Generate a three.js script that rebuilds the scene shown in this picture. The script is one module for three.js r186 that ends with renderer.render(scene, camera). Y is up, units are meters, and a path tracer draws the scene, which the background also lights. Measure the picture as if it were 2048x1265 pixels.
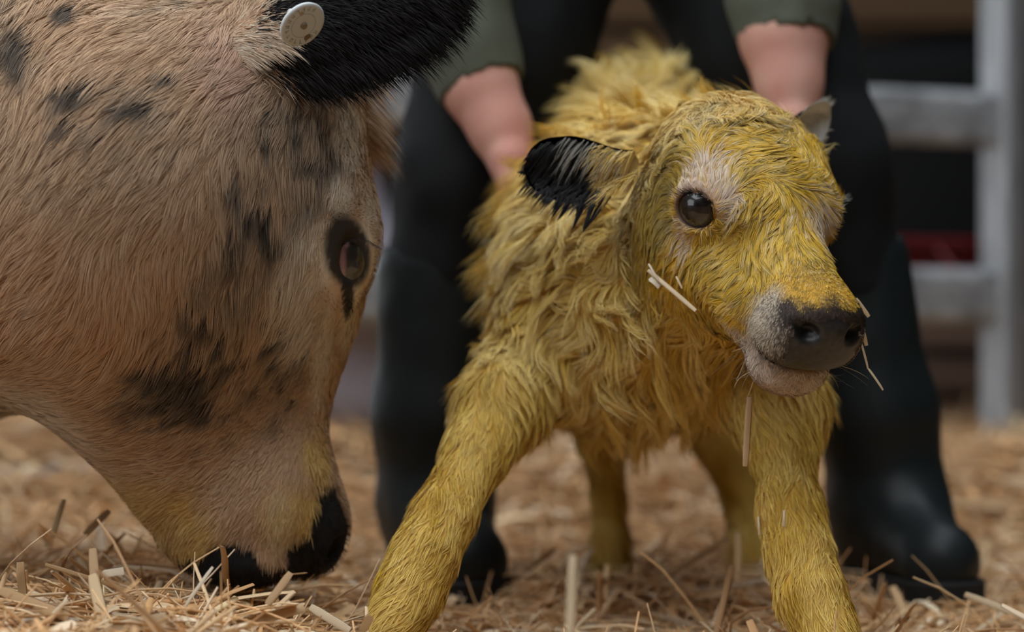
import * as THREE from 'three';
import { mergeGeometries } from 'three/addons/utils/BufferGeometryUtils.js';
import { RectAreaLightUniformsLib } from 'three/addons/lights/RectAreaLightUniformsLib.js';
import { RoundedBoxGeometry } from 'three/addons/geometries/RoundedBoxGeometry.js';

// ------------------------------------------------------------------ camera, sky, exposure
const FOCAL = 4840, EYE = 0.31;                       // focal length in pixels of a 2048 x 1265 frame, height of the lens
const scene = new THREE.Scene();
const camera = new THREE.PerspectiveCamera(2 * Math.atan(632.5 / FOCAL) * 180 / Math.PI, 2048 / 1265, 0.05, 100);
camera.position.set(0, EYE, 0);
camera.lookAt(0, EYE, -1);
camera.focus = 2.13; camera.userData.fStop = 2.4;
const renderer = new THREE.WebGLRenderer();
renderer.toneMapping = THREE.LinearToneMapping;
renderer.toneMappingExposure = 1.85;
renderer.shadowMap.enabled = true;
scene.background = new THREE.Color().setRGB(0.90, 0.95, 1.0);     // overcast daylight outside the barn
scene.environment = null;
RectAreaLightUniformsLib.init();
const ventLight = new THREE.RectAreaLight(new THREE.Color().setRGB(0.95, 0.97, 1.0), 0.5, 5.4, 6.6);   // the open ridge vent of the roof
ventLight.name = 'roof_vent_daylight'; ventLight.position.set(-1.1, 3.22, -1.05); ventLight.lookAt(-1.1, 0, -1.05); scene.add(ventLight);

// ------------------------------------------------------------------ small maths
const V3 = THREE.Vector3;
let seedState = 12345;
const rnd = () => { seedState = (seedState + 0x6d2b79f5) | 0; let t = Math.imul(seedState ^ (seedState >>> 15), 1 | seedState); t = (t + Math.imul(t ^ (t >>> 7), 61 | t)) ^ t; return ((t ^ (t >>> 14)) >>> 0) / 4294967296; };
const rr = (a, b) => a + (b - a) * rnd();
const clamp = (x, a = 0, b = 1) => x < a ? a : x > b ? b : x;
const sstep = (a, b, x) => { const t = clamp((x - a) / (b - a)); return t * t * (3 - 2 * t); };
const lerp = (a, b, t) => a + (b - a) * t;
const hash3 = (x, y, z) => { let h = Math.imul(x, 374761393) + Math.imul(y, 668265263) + Math.imul(z, 2147483647 ^ 0x5bd1e995) | 0; h = Math.imul(h ^ (h >>> 13), 1274126177); h ^= h >>> 16; h = Math.imul(h, 0x85ebca6b); return ((h ^ (h >>> 13)) >>> 0) / 4294967296; };
function noise(x, y, z) {
  const i = Math.floor(x), j = Math.floor(y), k = Math.floor(z); let u = x - i, v = y - j, w = z - k;
  u = u * u * (3 - 2 * u); v = v * v * (3 - 2 * v); w = w * w * (3 - 2 * w);
  const c = (a, b, d) => hash3(i + a, j + b, k + d);
  return lerp(lerp(lerp(c(0, 0, 0), c(1, 0, 0), u), lerp(c(0, 1, 0), c(1, 1, 0), u), v), lerp(lerp(c(0, 0, 1), c(1, 0, 1), u), lerp(c(0, 1, 1), c(1, 1, 1), u), v), w) * 2 - 1;
}
const fbm = (x, y, z) => noise(x, y, z) * 0.6 + noise(x * 2.1 + 7, y * 2.1, z * 2.1) * 0.3 + noise(x * 4.3, y * 4.3 + 3, z * 4.3) * 0.15;
const at = (px, py, d) => new V3((px - 1024) / FOCAL * d, EYE - (py - 632.5) / FOCAL * d, -d);   // a point of the place, by its direction from the lens and its true distance
const lin = (hex) => { const c = new THREE.Color(hex); return [c.r, c.g, c.b]; };
const mixc = (a, b, t) => [lerp(a[0], b[0], t), lerp(a[1], b[1], t), lerp(a[2], b[2], t)];
const scl = (a, s) => [a[0] * s, a[1] * s, a[2] * s];

// ------------------------------------------------------------------ naming helpers
const used = new Map();
function numbered(name) { const n = used.get(name) ?? 0; used.set(name, n + 1); return n ? name + '_' + String(n).padStart(3, '0') : name; }
function tag(o, label, category, group) { o.userData.label = label; if (category) o.userData.category = category; if (group) o.userData.group = group; return o; }
function lit(o) { o.castShadow = o.receiveShadow = true; return o; }
function thing(name, pos, label, category, group) { const g = new THREE.Group(); g.name = numbered(name); g.position.copy(pos); scene.add(g); tag(g, label, category, group); return g; }
function part(name, geo, mat, parent, label) { const m = lit(new THREE.Mesh(geo, mat)); m.name = name; parent.add(m); if (label) m.userData.label = label; return m; }
function solo(name, geo, mat, label, category, group) { const m = lit(new THREE.Mesh(geo, mat)); m.name = numbered(name); scene.add(m); tag(m, label, category, group); return m; }
function structure(name, geo, mat) { const m = lit(new THREE.Mesh(geo, mat)); m.name = name; m.userData.kind = 'structure'; scene.add(m); return m; }
const box = (w, h, d, x = 0, y = 0, z = 0) => new THREE.BoxGeometry(w, h, d).translate(x, y, z);
const local = (geo, parent) => geo.translate(-parent.position.x, -parent.position.y, -parent.position.z);   // geometry made in world axes, moved to its thing's base

// ------------------------------------------------------------------ distance-field bodies
class Field {
  constructor() { this.p = []; this.frame = null; }
  w(v) { const a = v.isVector3 ? v.clone() : new V3(...v); return this.frame ? a.applyMatrix4(this.frame) : a; }
  add(o, k, at, sub) { o.k = k; o.at = at; o.sub = !!sub; this.p.push(o); return this; }
  cap(a, b, ra, rb, k = 0.03, at = null, sub = false) {
    a = this.w(a); b = this.w(b);
    const ba = b.clone().sub(a), l2 = ba.lengthSq(), c = a.clone().add(b).multiplyScalar(0.5);
    return this.add({ t: 0, ax: a.x, ay: a.y, az: a.z, bx: ba.x, by: ba.y, bz: ba.z, il: 1 / Math.max(l2, 1e-12), ra, rb, cx: c.x, cy: c.y, cz: c.z, R: Math.sqrt(l2) / 2 + Math.max(ra, rb) }, k, at, sub);
  }
  ell(c, r, k = 0.03, at = null, sub = false, axes = null) {
    c = this.w(c);
    let m = new THREE.Matrix4(); if (this.frame) m.extractRotation(this.frame);
    if (axes) m.multiply(axes);
    const e = m.elements;
    return this.add({ t: 1, cx: c.x, cy: c.y, cz: c.z, e: [e[0], e[1], e[2], e[4], e[5], e[6], e[8], e[9], e[10]], ix: 1 / r[0], iy: 1 / r[1], iz: 1 / r[2], R: Math.max(...r) }, k, at, sub);
  }
  one(o, x, y, z) {
    if (o.t === 0) {
      const px = x - o.ax, py = y - o.ay, pz = z - o.az; let h = (px * o.bx + py * o.by + pz * o.bz) * o.il; h = h < 0 ? 0 : h > 1 ? 1 : h;
      const dx = px - o.bx * h, dy = py - o.by * h, dz = pz - o.bz * h;
      return Math.sqrt(dx * dx + dy * dy + dz * dz) - (o.ra + (o.rb - o.ra) * h);
    }
    const px = x - o.cx, py = y - o.cy, pz = z - o.cz, e = o.e;
    const a = (px * e[0] + py * e[1] + pz * e[2]) * o.ix, b = (px * e[3] + py * e[4] + pz * e[5]) * o.iy, c = (px * e[6] + py * e[7] + pz * e[8]) * o.iz;
    const k0 = Math.sqrt(a * a + b * b + c * c), q = a * a * o.ix * o.ix + b * b * o.iy * o.iy + c * c * o.iz * o.iz;
    return q < 1e-9 ? -1 / Math.max(o.ix, o.iy, o.iz) : k0 * (k0 - 1) / Math.sqrt(q);
  }
  d(x, y, z) {
    let d = 1e3;
    for (const o of this.p) {
      const X = x - o.cx, Y = y - o.cy, Z = z - o.cz, far = o.R + (o.sub ? Math.max(-d, 0) : d) + o.k;
      if (far > 0 && X * X + Y * Y + Z * Z > far * far) { if (d < 900 || o.sub) continue; }
      const q = this.one(o, x, y, z);
      if (o.sub) { const m = -q, h = Math.max(o.k - Math.abs(d - m), 0) / o.k; d = Math.max(d, m) + h * h * o.k * 0.25; }
      else { const h = Math.max(o.k - Math.abs(d - q), 0) / o.k; d = Math.min(d, q) - h * h * o.k * 0.25; }
    }
    return d;
  }
  grad(x, y, z, e, out) {
    out.set(this.d(x + e, y, z) - this.d(x - e, y, z), this.d(x, y + e, z) - this.d(x, y - e, z), this.d(x, y, z + e) - this.d(x, y, z - e));
    const l = out.length(); return l > 1e-12 ? out.multiplyScalar(1 / l) : out.set(0, 1, 0);
  }
  // blended hair attributes of the primitives near a point
  attrs(x, y, z) {
    let best = 1e9; const ds = [];
    for (const o of this.p) { if (o.sub || !o.at) { ds.push(1e9); continue; } const q = this.one(o, x, y, z); ds.push(q); if (q < best) best = q; }
    const r = { fx: 0, fy: 0, fz: 0, len: 0, lift: 0, head: 0, leg: 0, clump: 0, wid: 0 }; let W = 0;
    this.p.forEach((o, i) => {
      if (ds[i] > best + 0.06) return;
      const w = Math.exp(-(ds[i] - best) / 0.012), a = o.at; W += w;
      r.fx += a.f[0] * w; r.fy += a.f[1] * w; r.fz += a.f[2] * w; r.len += a.len * w; r.lift += a.lift * w; r.head += (a.head || 0) * w; r.leg += (a.leg || 0) * w; r.clump += a.clump * w; r.wid += a.wid * w;
    });
    for (const k in r) r[k] /= W;
    return r;
  }
}
const _g = new V3();
function surfaceNets(F, lo, hi, h) {
  const nx = Math.ceil((hi[0] - lo[0]) / h) + 1, ny = Math.ceil((hi[1] - lo[1]) / h) + 1, nz = Math.ceil((hi[2] - lo[2]) / h) + 1, B = 8;
  const val = new Float32Array(nx * ny * nz), live = [];
  for (let bk = 0; bk < nz; bk += B) for (let bj = 0; bj < ny; bj += B) for (let bi = 0; bi < nx; bi += B) {
    const c = F.d(lo[0] + (bi + B / 2) * h, lo[1] + (bj + B / 2) * h, lo[2] + (bk + B / 2) * h), skip = Math.abs(c) > 9.5 * h + 0.012;
    if (!skip) live.push([bi, bj, bk]);
    for (let k = bk; k < Math.min(bk + B, nz); k++) for (let j = bj; j < Math.min(bj + B, ny); j++) for (let i = bi; i < Math.min(bi + B, nx); i++)
      val[(k * ny + j) * nx + i] = skip ? Math.sign(c) * 1e3 : F.d(lo[0] + i * h, lo[1] + j * h, lo[2] + k * h);
  }
  const cell = new Int32Array(nx * ny * nz).fill(-1), P = [], idx = [], sx = 1, sy = nx, sz = nx * ny;
  const corner = [0, sx, sy, sx + sy, sz, sx + sz, sy + sz, sx + sy + sz], edges = [[0, 1], [2, 3], [4, 5], [6, 7], [0, 2], [1, 3], [4, 6], [5, 7], [0, 4], [1, 5], [2, 6], [3, 7]];
  const cc = [[0, 0, 0], [1, 0, 0], [0, 1, 0], [1, 1, 0], [0, 0, 1], [1, 0, 1], [0, 1, 1], [1, 1, 1]];
  const each = (fn) => { for (const [bi, bj, bk] of live) for (let k = bk - 1; k < Math.min(bk + B, nz - 1); k++) for (let j = bj - 1; j < Math.min(bj + B, ny - 1); j++) for (let i = bi - 1; i < Math.min(bi + B, nx - 1); i++) if (i >= 0 && j >= 0 && k >= 0) fn(i, j, k); };
  each((i, j, k) => {
    const o = k * sz + j * sy + i; if (cell[o] >= 0) return;
    let s = 0; for (let c = 0; c < 8; c++) if (val[o + corner[c]] < 0) s++;
    if (s === 0 || s === 8) return;
    let x = 0, y = 0, z = 0, n = 0;
    for (const [a, b] of edges) { const va = val[o + corner[a]], vb = val[o + corner[b]]; if ((va < 0) === (vb < 0)) continue; const t = clamp(va / (va - vb)); x += lerp(cc[a][0], cc[b][0], t); y += lerp(cc[a][1], cc[b][1], t); z += lerp(cc[a][2], cc[b][2], t); n++; }
    cell[o] = P.length / 3; P.push(lo[0] + (i + x / n) * h, lo[1] + (j + y / n) * h, lo[2] + (k + z / n) * h);
  });
  const done = new Uint8Array(nx * ny * nz);
  each((i, j, k) => {
    const o = k * sz + j * sy + i; if (done[o]) return; done[o] = 1;
    const a = val[o] < 0;
    const quad = (p, q, r, s, flip) => { if (p < 0 || q < 0 || r < 0 || s < 0) return; flip ? idx.push(p, r, q, p, s, r) : idx.push(p, q, r, p, r, s); };
    if (j > 0 && k > 0 && a !== (val[o + sx] < 0)) quad(cell[o], cell[o - sy], cell[o - sy - sz], cell[o - sz], a);
    if (i > 0 && k > 0 && a !== (val[o + sy] < 0)) quad(cell[o], cell[o - sz], cell[o - sz - sx], cell[o - sx], a);
    if (i > 0 && j > 0 && a !== (val[o + sz] < 0)) quad(cell[o], cell[o - sx], cell[o - sx - sy], cell[o - sy], a);
  });
  const pos = new Float32Array(P), nor = new Float32Array(P.length);
  for (let v = 0; v < P.length; v += 3) { F.grad(pos[v], pos[v + 1], pos[v + 2], h * 0.6, _g); nor[v] = _g.x; nor[v + 1] = _g.y; nor[v + 2] = _g.z; }
  // make the winding agree with the outward normals
  let agree = 0;
  for (let t = 0; t < Math.min(idx.length, 3000); t += 3) {
    const [a, b, c] = [idx[t] * 3, idx[t + 1] * 3, idx[t + 2] * 3], u = [pos[b] - pos[a], pos[b + 1] - pos[a + 1], pos[b + 2] - pos[a + 2]], w = [pos[c] - pos[a], pos[c + 1] - pos[a + 1], pos[c + 2] - pos[a + 2]];
    agree += Math.sign((u[1] * w[2] - u[2] * w[1]) * nor[a] + (u[2] * w[0] - u[0] * w[2]) * nor[a + 1] + (u[0] * w[1] - u[1] * w[0]) * nor[a + 2]);
  }
  if (agree < 0) for (let t = 0; t < idx.length; t += 3) { const q = idx[t + 1]; idx[t + 1] = idx[t + 2]; idx[t + 2] = q; }
  return { pos, nor, idx };
}
// indexed geometry with vertex colours from a function; keep(x, y, z) chooses the triangles
function bodyGeometry(m, color, keep) {
  const map = new Int32Array(m.pos.length / 3).fill(-1), P = [], N = [], C = [], I = [];
  for (let t = 0; t < m.idx.length; t += 3) {
    if (keep) { const a = m.idx[t] * 3; if (!keep(m.pos[a], m.pos[a + 1], m.pos[a + 2], m.nor[a], m.nor[a + 1], m.nor[a + 2])) continue; }
    for (let c = 0; c < 3; c++) {
      const v = m.idx[t + c];
      if (map[v] < 0) { map[v] = P.length / 3; const o = v * 3; P.push(m.pos[o], m.pos[o + 1], m.pos[o + 2]); N.push(m.nor[o], m.nor[o + 1], m.nor[o + 2]); if (color) C.push(...color(m.pos[o], m.pos[o + 1], m.pos[o + 2], m.nor[o], m.nor[o + 1], m.nor[o + 2])); }
      I.push(map[v]);
    }
  }
  const g = new THREE.BufferGeometry();
  g.setAttribute('position', new THREE.Float32BufferAttribute(P, 3)); g.setAttribute('normal', new THREE.Float32BufferAttribute(N, 3));
  if (color) g.setAttribute('color', new THREE.Float32BufferAttribute(C, 3));
  g.setIndex(I); return g;
}
// area-weighted random points on a mesh: calls fn(x, y, z, nx, ny, nz)
function scatter(m, count, fn) {
  const n = m.idx.length / 3, cum = new Float64Array(n); let total = 0; const p = m.pos;
  for (let t = 0; t < n; t++) {
    const a = m.idx[t * 3] * 3, b = m.idx[t * 3 + 1] * 3, c = m.idx[t * 3 + 2] * 3;
    const ux = p[b] - p[a], uy = p[b + 1] - p[a + 1], uz = p[b + 2] - p[a + 2], wx = p[c] - p[a], wy = p[c + 1] - p[a + 1], wz = p[c + 2] - p[a + 2];
    total += Math.hypot(uy * wz - uz * wy, uz * wx - ux * wz, ux * wy - uy * wx) / 2; cum[t] = total;
  }
  for (let i = 0; i < count; i++) {
    const q = (i + rnd()) / count * total; let lo = 0, hi = n - 1; while (lo < hi) { const mid = (lo + hi) >> 1; cum[mid] < q ? lo = mid + 1 : hi = mid; }
    let u = rnd(), v = rnd(); if (u + v > 1) { u = 1 - u; v = 1 - v; } const w = 1 - u - v;
    const a = m.idx[lo * 3] * 3, b = m.idx[lo * 3 + 1] * 3, c = m.idx[lo * 3 + 2] * 3, N = m.nor;
    fn(p[a] * w + p[b] * u + p[c] * v, p[a + 1] * w + p[b + 1] * u + p[c + 1] * v, p[a + 2] * w + p[b + 2] * u + p[c + 2] * v,
      N[a] * w + N[b] * u + N[c] * v, N[a + 1] * w + N[b + 1] * u + N[c + 1] * v, N[a + 2] * w + N[b + 2] * u + N[c + 2] * v);
  }
  return total;
}

// ------------------------------------------------------------------ hair: tapered strips with their own normals and colours
class Hair {
  constructor(cap = 200000) { this.n = 0; this.m = 0; this.P = new Float32Array(cap * 3); this.N = new Float32Array(cap * 3); this.C = new Float32Array(cap * 3); this.I = new Uint32Array(cap * 3); }
  grow() { for (const k of ['P', 'N', 'C', 'I']) { const a = new this[k].constructor(this[k].length * 2); a.set(this[k]); this[k] = a; } }
  // pts: flat xyz list; nrm: surface normal; roll: turn of the strip about its own line
  strand(pts, nx, ny, nz, w0, w1, roll, ca, cb, soft = 0.75) {
    const S = pts.length / 3;
    if ((this.n + S * 2 + 2) * 3 > this.P.length || this.m + S * 6 + 6 > this.I.length) this.grow();
    const cr = Math.cos(roll), sr = Math.sin(roll), first = this.n;
    for (let i = 0; i < S; i++) {
      const a = Math.max(i - 1, 0) * 3, b = Math.min(i + 1, S - 1) * 3, o = i * 3;
      let tx = pts[b] - pts[a], ty = pts[b + 1] - pts[a + 1], tz = pts[b + 2] - pts[a + 2]; const tl = 1 / (Math.hypot(tx, ty, tz) + 1e-12); tx *= tl; ty *= tl; tz *= tl;
      let sx = ty * nz - tz * ny, sy = tz * nx - tx * nz, sz = tx * ny - ty * nx; let l = Math.hypot(sx, sy, sz);
      if (l < 1e-4) { sx = 1; sy = 0; sz = 0; l = 1; } sx /= l; sy /= l; sz /= l;
      let ux = sy * tz - sz * ty, uy = sz * tx - sx * tz, uz = sx * ty - sy * tx;
      const rx = sx * cr + ux * sr, ry = sy * cr + uy * sr, rz = sz * cr + uz * sr;
      const hx = ux * cr - sx * sr, hy = uy * cr - sy * sr, hz = uz * cr - sz * sr;
      const t = i / (S - 1), w = (t < 0.999 ? lerp(w0, w1, t * t * 0.6 + t * 0.4) : w1) / 2;
      let qx = nx * soft + hx * (1 - soft), qy = ny * soft + hy * (1 - soft), qz = nz * soft + hz * (1 - soft); const ql = 1 / (Math.hypot(qx, qy, qz) + 1e-9); qx *= ql; qy *= ql; qz *= ql;
      const last = i === S - 1;
      for (const s of last ? [0] : [-1, 1]) {
        const j = this.n * 3;
        this.P[j] = pts[o] + rx * w * s; this.P[j + 1] = pts[o + 1] + ry * w * s; this.P[j + 2] = pts[o + 2] + rz * w * s;
        const e = s * 0.45; let ex = qx + rx * e, ey = qy + ry * e, ez = qz + rz * e; const el = 1 / Math.hypot(ex, ey, ez);
        this.N[j] = ex * el; this.N[j + 1] = ey * el; this.N[j + 2] = ez * el;
        this.C[j] = lerp(ca[0], cb[0], t); this.C[j + 1] = lerp(ca[1], cb[1], t); this.C[j + 2] = lerp(ca[2], cb[2], t);
        this.n++;
      }
    }
    for (let i = 0; i < S - 2; i++) { const a = first + i * 2; this.I[this.m++] = a; this.I[this.m++] = a + 1; this.I[this.m++] = a + 2; this.I[this.m++] = a + 1; this.I[this.m++] = a + 3; this.I[this.m++] = a + 2; }
    const a = first + (S - 2) * 2; this.I[this.m++] = a; this.I[this.m++] = a + 1; this.I[this.m++] = a + 2;
  }
  geometry() {
    const g = new THREE.BufferGeometry();
    g.setAttribute('position', new THREE.BufferAttribute(this.P.slice(0, this.n * 3), 3)); g.setAttribute('normal', new THREE.BufferAttribute(this.N.slice(0, this.n * 3), 3)); g.setAttribute('color', new THREE.BufferAttribute(this.C.slice(0, this.n * 3), 3));
    g.setIndex(new THREE.BufferAttribute(this.I.slice(0, this.m), 1)); return g;
  }
}
// nearest jittered lattice point: the middle of the lock that a hair belongs to
const _w = [0, 0, 0, 0];
function lock(x, y, z, s) {
  const i = Math.floor(x / s), j = Math.floor(y / s), k = Math.floor(z / s); let best = 1e9;
  for (let a = -1; a < 2; a++) for (let b = -1; b < 2; b++) for (let c = -1; c < 2; c++) {
    const I = i + a, J = j + b, K = k + c, X = (I + hash3(I, J, K)) * s, Y = (J + hash3(I + 57, J, K + 9)) * s, Z = (K + hash3(I, J + 91, K)) * s, d = (X - x) ** 2 + (Y - y) ** 2 + (Z - z) ** 2;
    if (d < best) { best = d; _w[0] = X; _w[1] = Y; _w[2] = Z; _w[3] = hash3(I + 13, J + 5, K + 77); }
  }
  return _w;
}
// one hair from a root: o = {flow, len, lift, bend, swirl, swirlScale, clump, lockSize, gravity, wid, seg, roll, ca, cb, hug}
const _pts = [];
function growHair(H, F, x, y, z, nx, ny, nz, o) {
  const S = o.seg; let fx = o.flow[0], fy = o.flow[1], fz = o.flow[2];
  let L = [x, y, z, 0.5]; if (o.lockSize) { const q = lock(x, y, z, o.lockSize); L = [q[0], q[1], q[2], q[3]]; }
  const off = (L[3] - 0.5) * o.lockTurn;
  let X = x, Y = y, Z = z; const step = o.len * (0.75 + 0.5 * L[3]) / S;
  let mx = L[0] - x, my = L[1] - y, mz = L[2] - z; const mn = mx * nx + my * ny + mz * nz; mx -= mn * nx; my -= mn * ny; mz -= mn * nz;
  _pts.length = 0; _pts.push(x, y, z);
  for (let i = 1; i <= S; i++) {
    const t = i / S;
    const d0 = fx * nx + fy * ny + fz * nz; let tx = fx - d0 * nx, ty = fy - d0 * ny, tz = fz - d0 * nz; const l = 1 / (Math.hypot(tx, ty, tz) + 1e-6); tx *= l; ty *= l; tz *= l;
    const A = off + (o.swirl ? o.swirl * noise(X * o.swirlScale, Y * o.swirlScale, Z * o.swirlScale) * 2 : 0) + (o.curl ? o.curl * (t - 0.3) * (L[3] > 0.5 ? 1 : -1) : 0), c = Math.cos(A), s = Math.sin(A);
    const bx = ny * tz - nz * ty, by = nz * tx - nx * tz, bz = nx * ty - ny * tx;
    const gx = tx * c + bx * s, gy = ty * c + by * s, gz = tz * c + bz * s;
    const li = o.lift * (0.4 + 1.2 * ((L[3] * 7.31) % 1)) * (1 - o.bend * t), cl = Math.cos(li), sl = Math.sin(li);
    X += (gx * cl + nx * sl) * step; Y += (gy * cl + ny * sl - o.gravity * t) * step; Z += (gz * cl + nz * sl) * step;
    let px = X + mx * o.clump * t, py = Y + my * o.clump * t, pz = Z + mz * o.clump * t;
    if (o.hug) { const d = F.d(px, py, pz), need = o.hug * (0.4 + 0.6 * Math.sin(t * 2.6)) * (0.7 + 0.6 * L[3]); if (d < need || o.sleek) { const q = need - d; px += nx * q; py += ny * q; pz += nz * q; X += nx * q; Y += ny * q; Z += nz * q; } }
    _pts.push(px, py, pz);
  }
  H.strand(_pts, nx, ny, nz, o.wid, o.wid * 0.12, o.roll, o.ca, o.cb, o.soft ?? 0.7);
}

// ------------------------------------------------------------------ materials
const hairMat = (rough, spec = 0.5) => new THREE.MeshPhysicalMaterial({ vertexColors: true, roughness: rough, specularIntensity: spec, side: THREE.DoubleSide });
const calfHair = hairMat(0.48, 0.55), cowHair = hairMat(0.7, 0.25), blackHair = hairMat(0.4, 0.5);
const skinMat = new THREE.MeshPhysicalMaterial({ vertexColors: true, roughness: 0.6, specularIntensity: 0.4 });
const noseMat = new THREE.MeshPhysicalMaterial({ vertexColors: true, roughness: 0.42, specularIntensity: 0.6, clearcoat: 0.2, clearcoatRoughness: 0.2 });
const eyeMat = new THREE.MeshPhysicalMaterial({ vertexColors: true, roughness: 0.25, clearcoat: 1, clearcoatRoughness: 0.03 });

function canvasTexture(w, h, draw, srgb = true) {
  const c = document.createElement('canvas'); c.width = w; c.height = h; draw(c.getContext('2d'), w, h);
  const t = new THREE.CanvasTexture(c); if (srgb) t.colorSpace = THREE.SRGBColorSpace; t.wrapS = t.wrapT = THREE.RepeatWrapping; return t;
}
function noiseTexture(n, fn, srgb = false) {
  const d = new Uint8Array(n * n * 4);
  for (let y = 0; y < n; y++) for (let x = 0; x < n; x++) { const c = fn(x / n, y / n), o = (y * n + x) * 4; d[o] = clamp(c[0]) * 255; d[o + 1] = clamp(c[1]) * 255; d[o + 2] = clamp(c[2]) * 255; d[o + 3] = 255; }
  const t = new THREE.DataTexture(d, n, n); t.magFilter = THREE.LinearFilter; t.minFilter = THREE.LinearFilter; t.wrapS = t.wrapT = THREE.RepeatWrapping; if (srgb) t.colorSpace = THREE.SRGBColorSpace; t.needsUpdate = true; return t;
}

// ------------------------------------------------------------------ the barn
const ground = (x, z) => {                              // deep straw bedding: trampled flat near the lens, banked up towards the gate
  const d = -z;
  return sstep(3.0, 3.9, d) * 0.12 * (1 - sstep(4.6, 5.6, d) * 0.7) - 0.046 * sstep(1.6, 1.85, d) * sstep(-0.26, -0.1, x) + 0.03 * sstep(2.45, 2.62, d) * sstep(-0.02, 0.05, x) * (1 - sstep(0.3, 0.38, x)) + 0.012 * sstep(-0.12, -0.3, x) * sstep(1.8, 2.1, d) * (1 - sstep(2.35, 2.7, d)) - 0.008 + 0.009 * fbm(x * 3, 0.4, z * 3) + 0.006 * noise(x * 11, 2, z * 11);
};
{
  const g = new THREE.PlaneGeometry(14, 14, 280, 280).rotateX(-Math.PI / 2).translate(0, 0, -2.5), p = g.attributes.position;
  for (let i = 0; i < p.count; i++) p.setY(i, ground(p.getX(i), p.getZ(i)) - 0.004);
  g.computeVertexNormals();
  const tex = noiseTexture(512, (u, v) => { const a = noise(u * 60, v * 14, 1) * 0.5 + noise(u * 20, v * 70, 5) * 0.5, k = 0.5 + 0.35 * a; return [0.48 * k + 0.1, 0.36 * k + 0.07, 0.22 * k + 0.04]; }, true);
  tex.repeat.set(20, 20);
  const floor = structure('floor', mergeGeometries([g.toNonIndexed(), box(30, 0.3, 30, 0, -0.23, -2.5).toNonIndexed()]), new THREE.MeshStandardMaterial({ map: tex, roughness: 1 }));
  floor.userData.label = 'earth floor under trampled straw bedding';
}
const boardTex = noiseTexture(256, (u, v) => { const k = 0.55 + 0.3 * noise(u * 40, v * 4, 2) + 0.2 * noise(u * 9, v * 9, 4); return [0.26 * k, 0.2 * k, 0.155 * k]; }, true);
boardTex.repeat.set(3, 1);
const boardMat = new THREE.MeshStandardMaterial({ map: boardTex, roughness: 0.95 });
const roofMat = new THREE.MeshStandardMaterial({ color: 0x4a4a48, roughness: 0.9 });
structure('wall_back', box(6.7, 3.3, 0.2, 1.15, 1.65, -7.6), boardMat);
structure('wall_right', box(0.2, 3.3, 10.6, 4.4, 1.65, -2.4), boardMat);
structure('wall_left', box(0.2, 0.5, 10.6, -5.6, 0.25, -2.4), boardMat);
structure('wall_front', box(10.2, 3.3, 0.2, -0.6, 1.65, 3.0), boardMat);
structure('ceiling', mergeGeometries([            // roof sheets round a long open ridge vent
  box(10.4, 0.12, 3.4, -0.6, 3.3, -6.1), box(10.4, 0.12, 0.8, -0.6, 3.3, 2.7), box(1.9, 0.12, 6.7, -4.85, 3.3, -1.05), box(2.9, 0.12, 6.7, 3.15, 3.3, -1.05)]), roofMat);
structure('trim_1', mergeGeometries([[-5.6, 2.8], [-5.6, -2.4], [-5.6, -7.4]].map(([x, z]) => box(0.16, 3.3, 0.16, x, 1.65, z))), boardMat);

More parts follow.
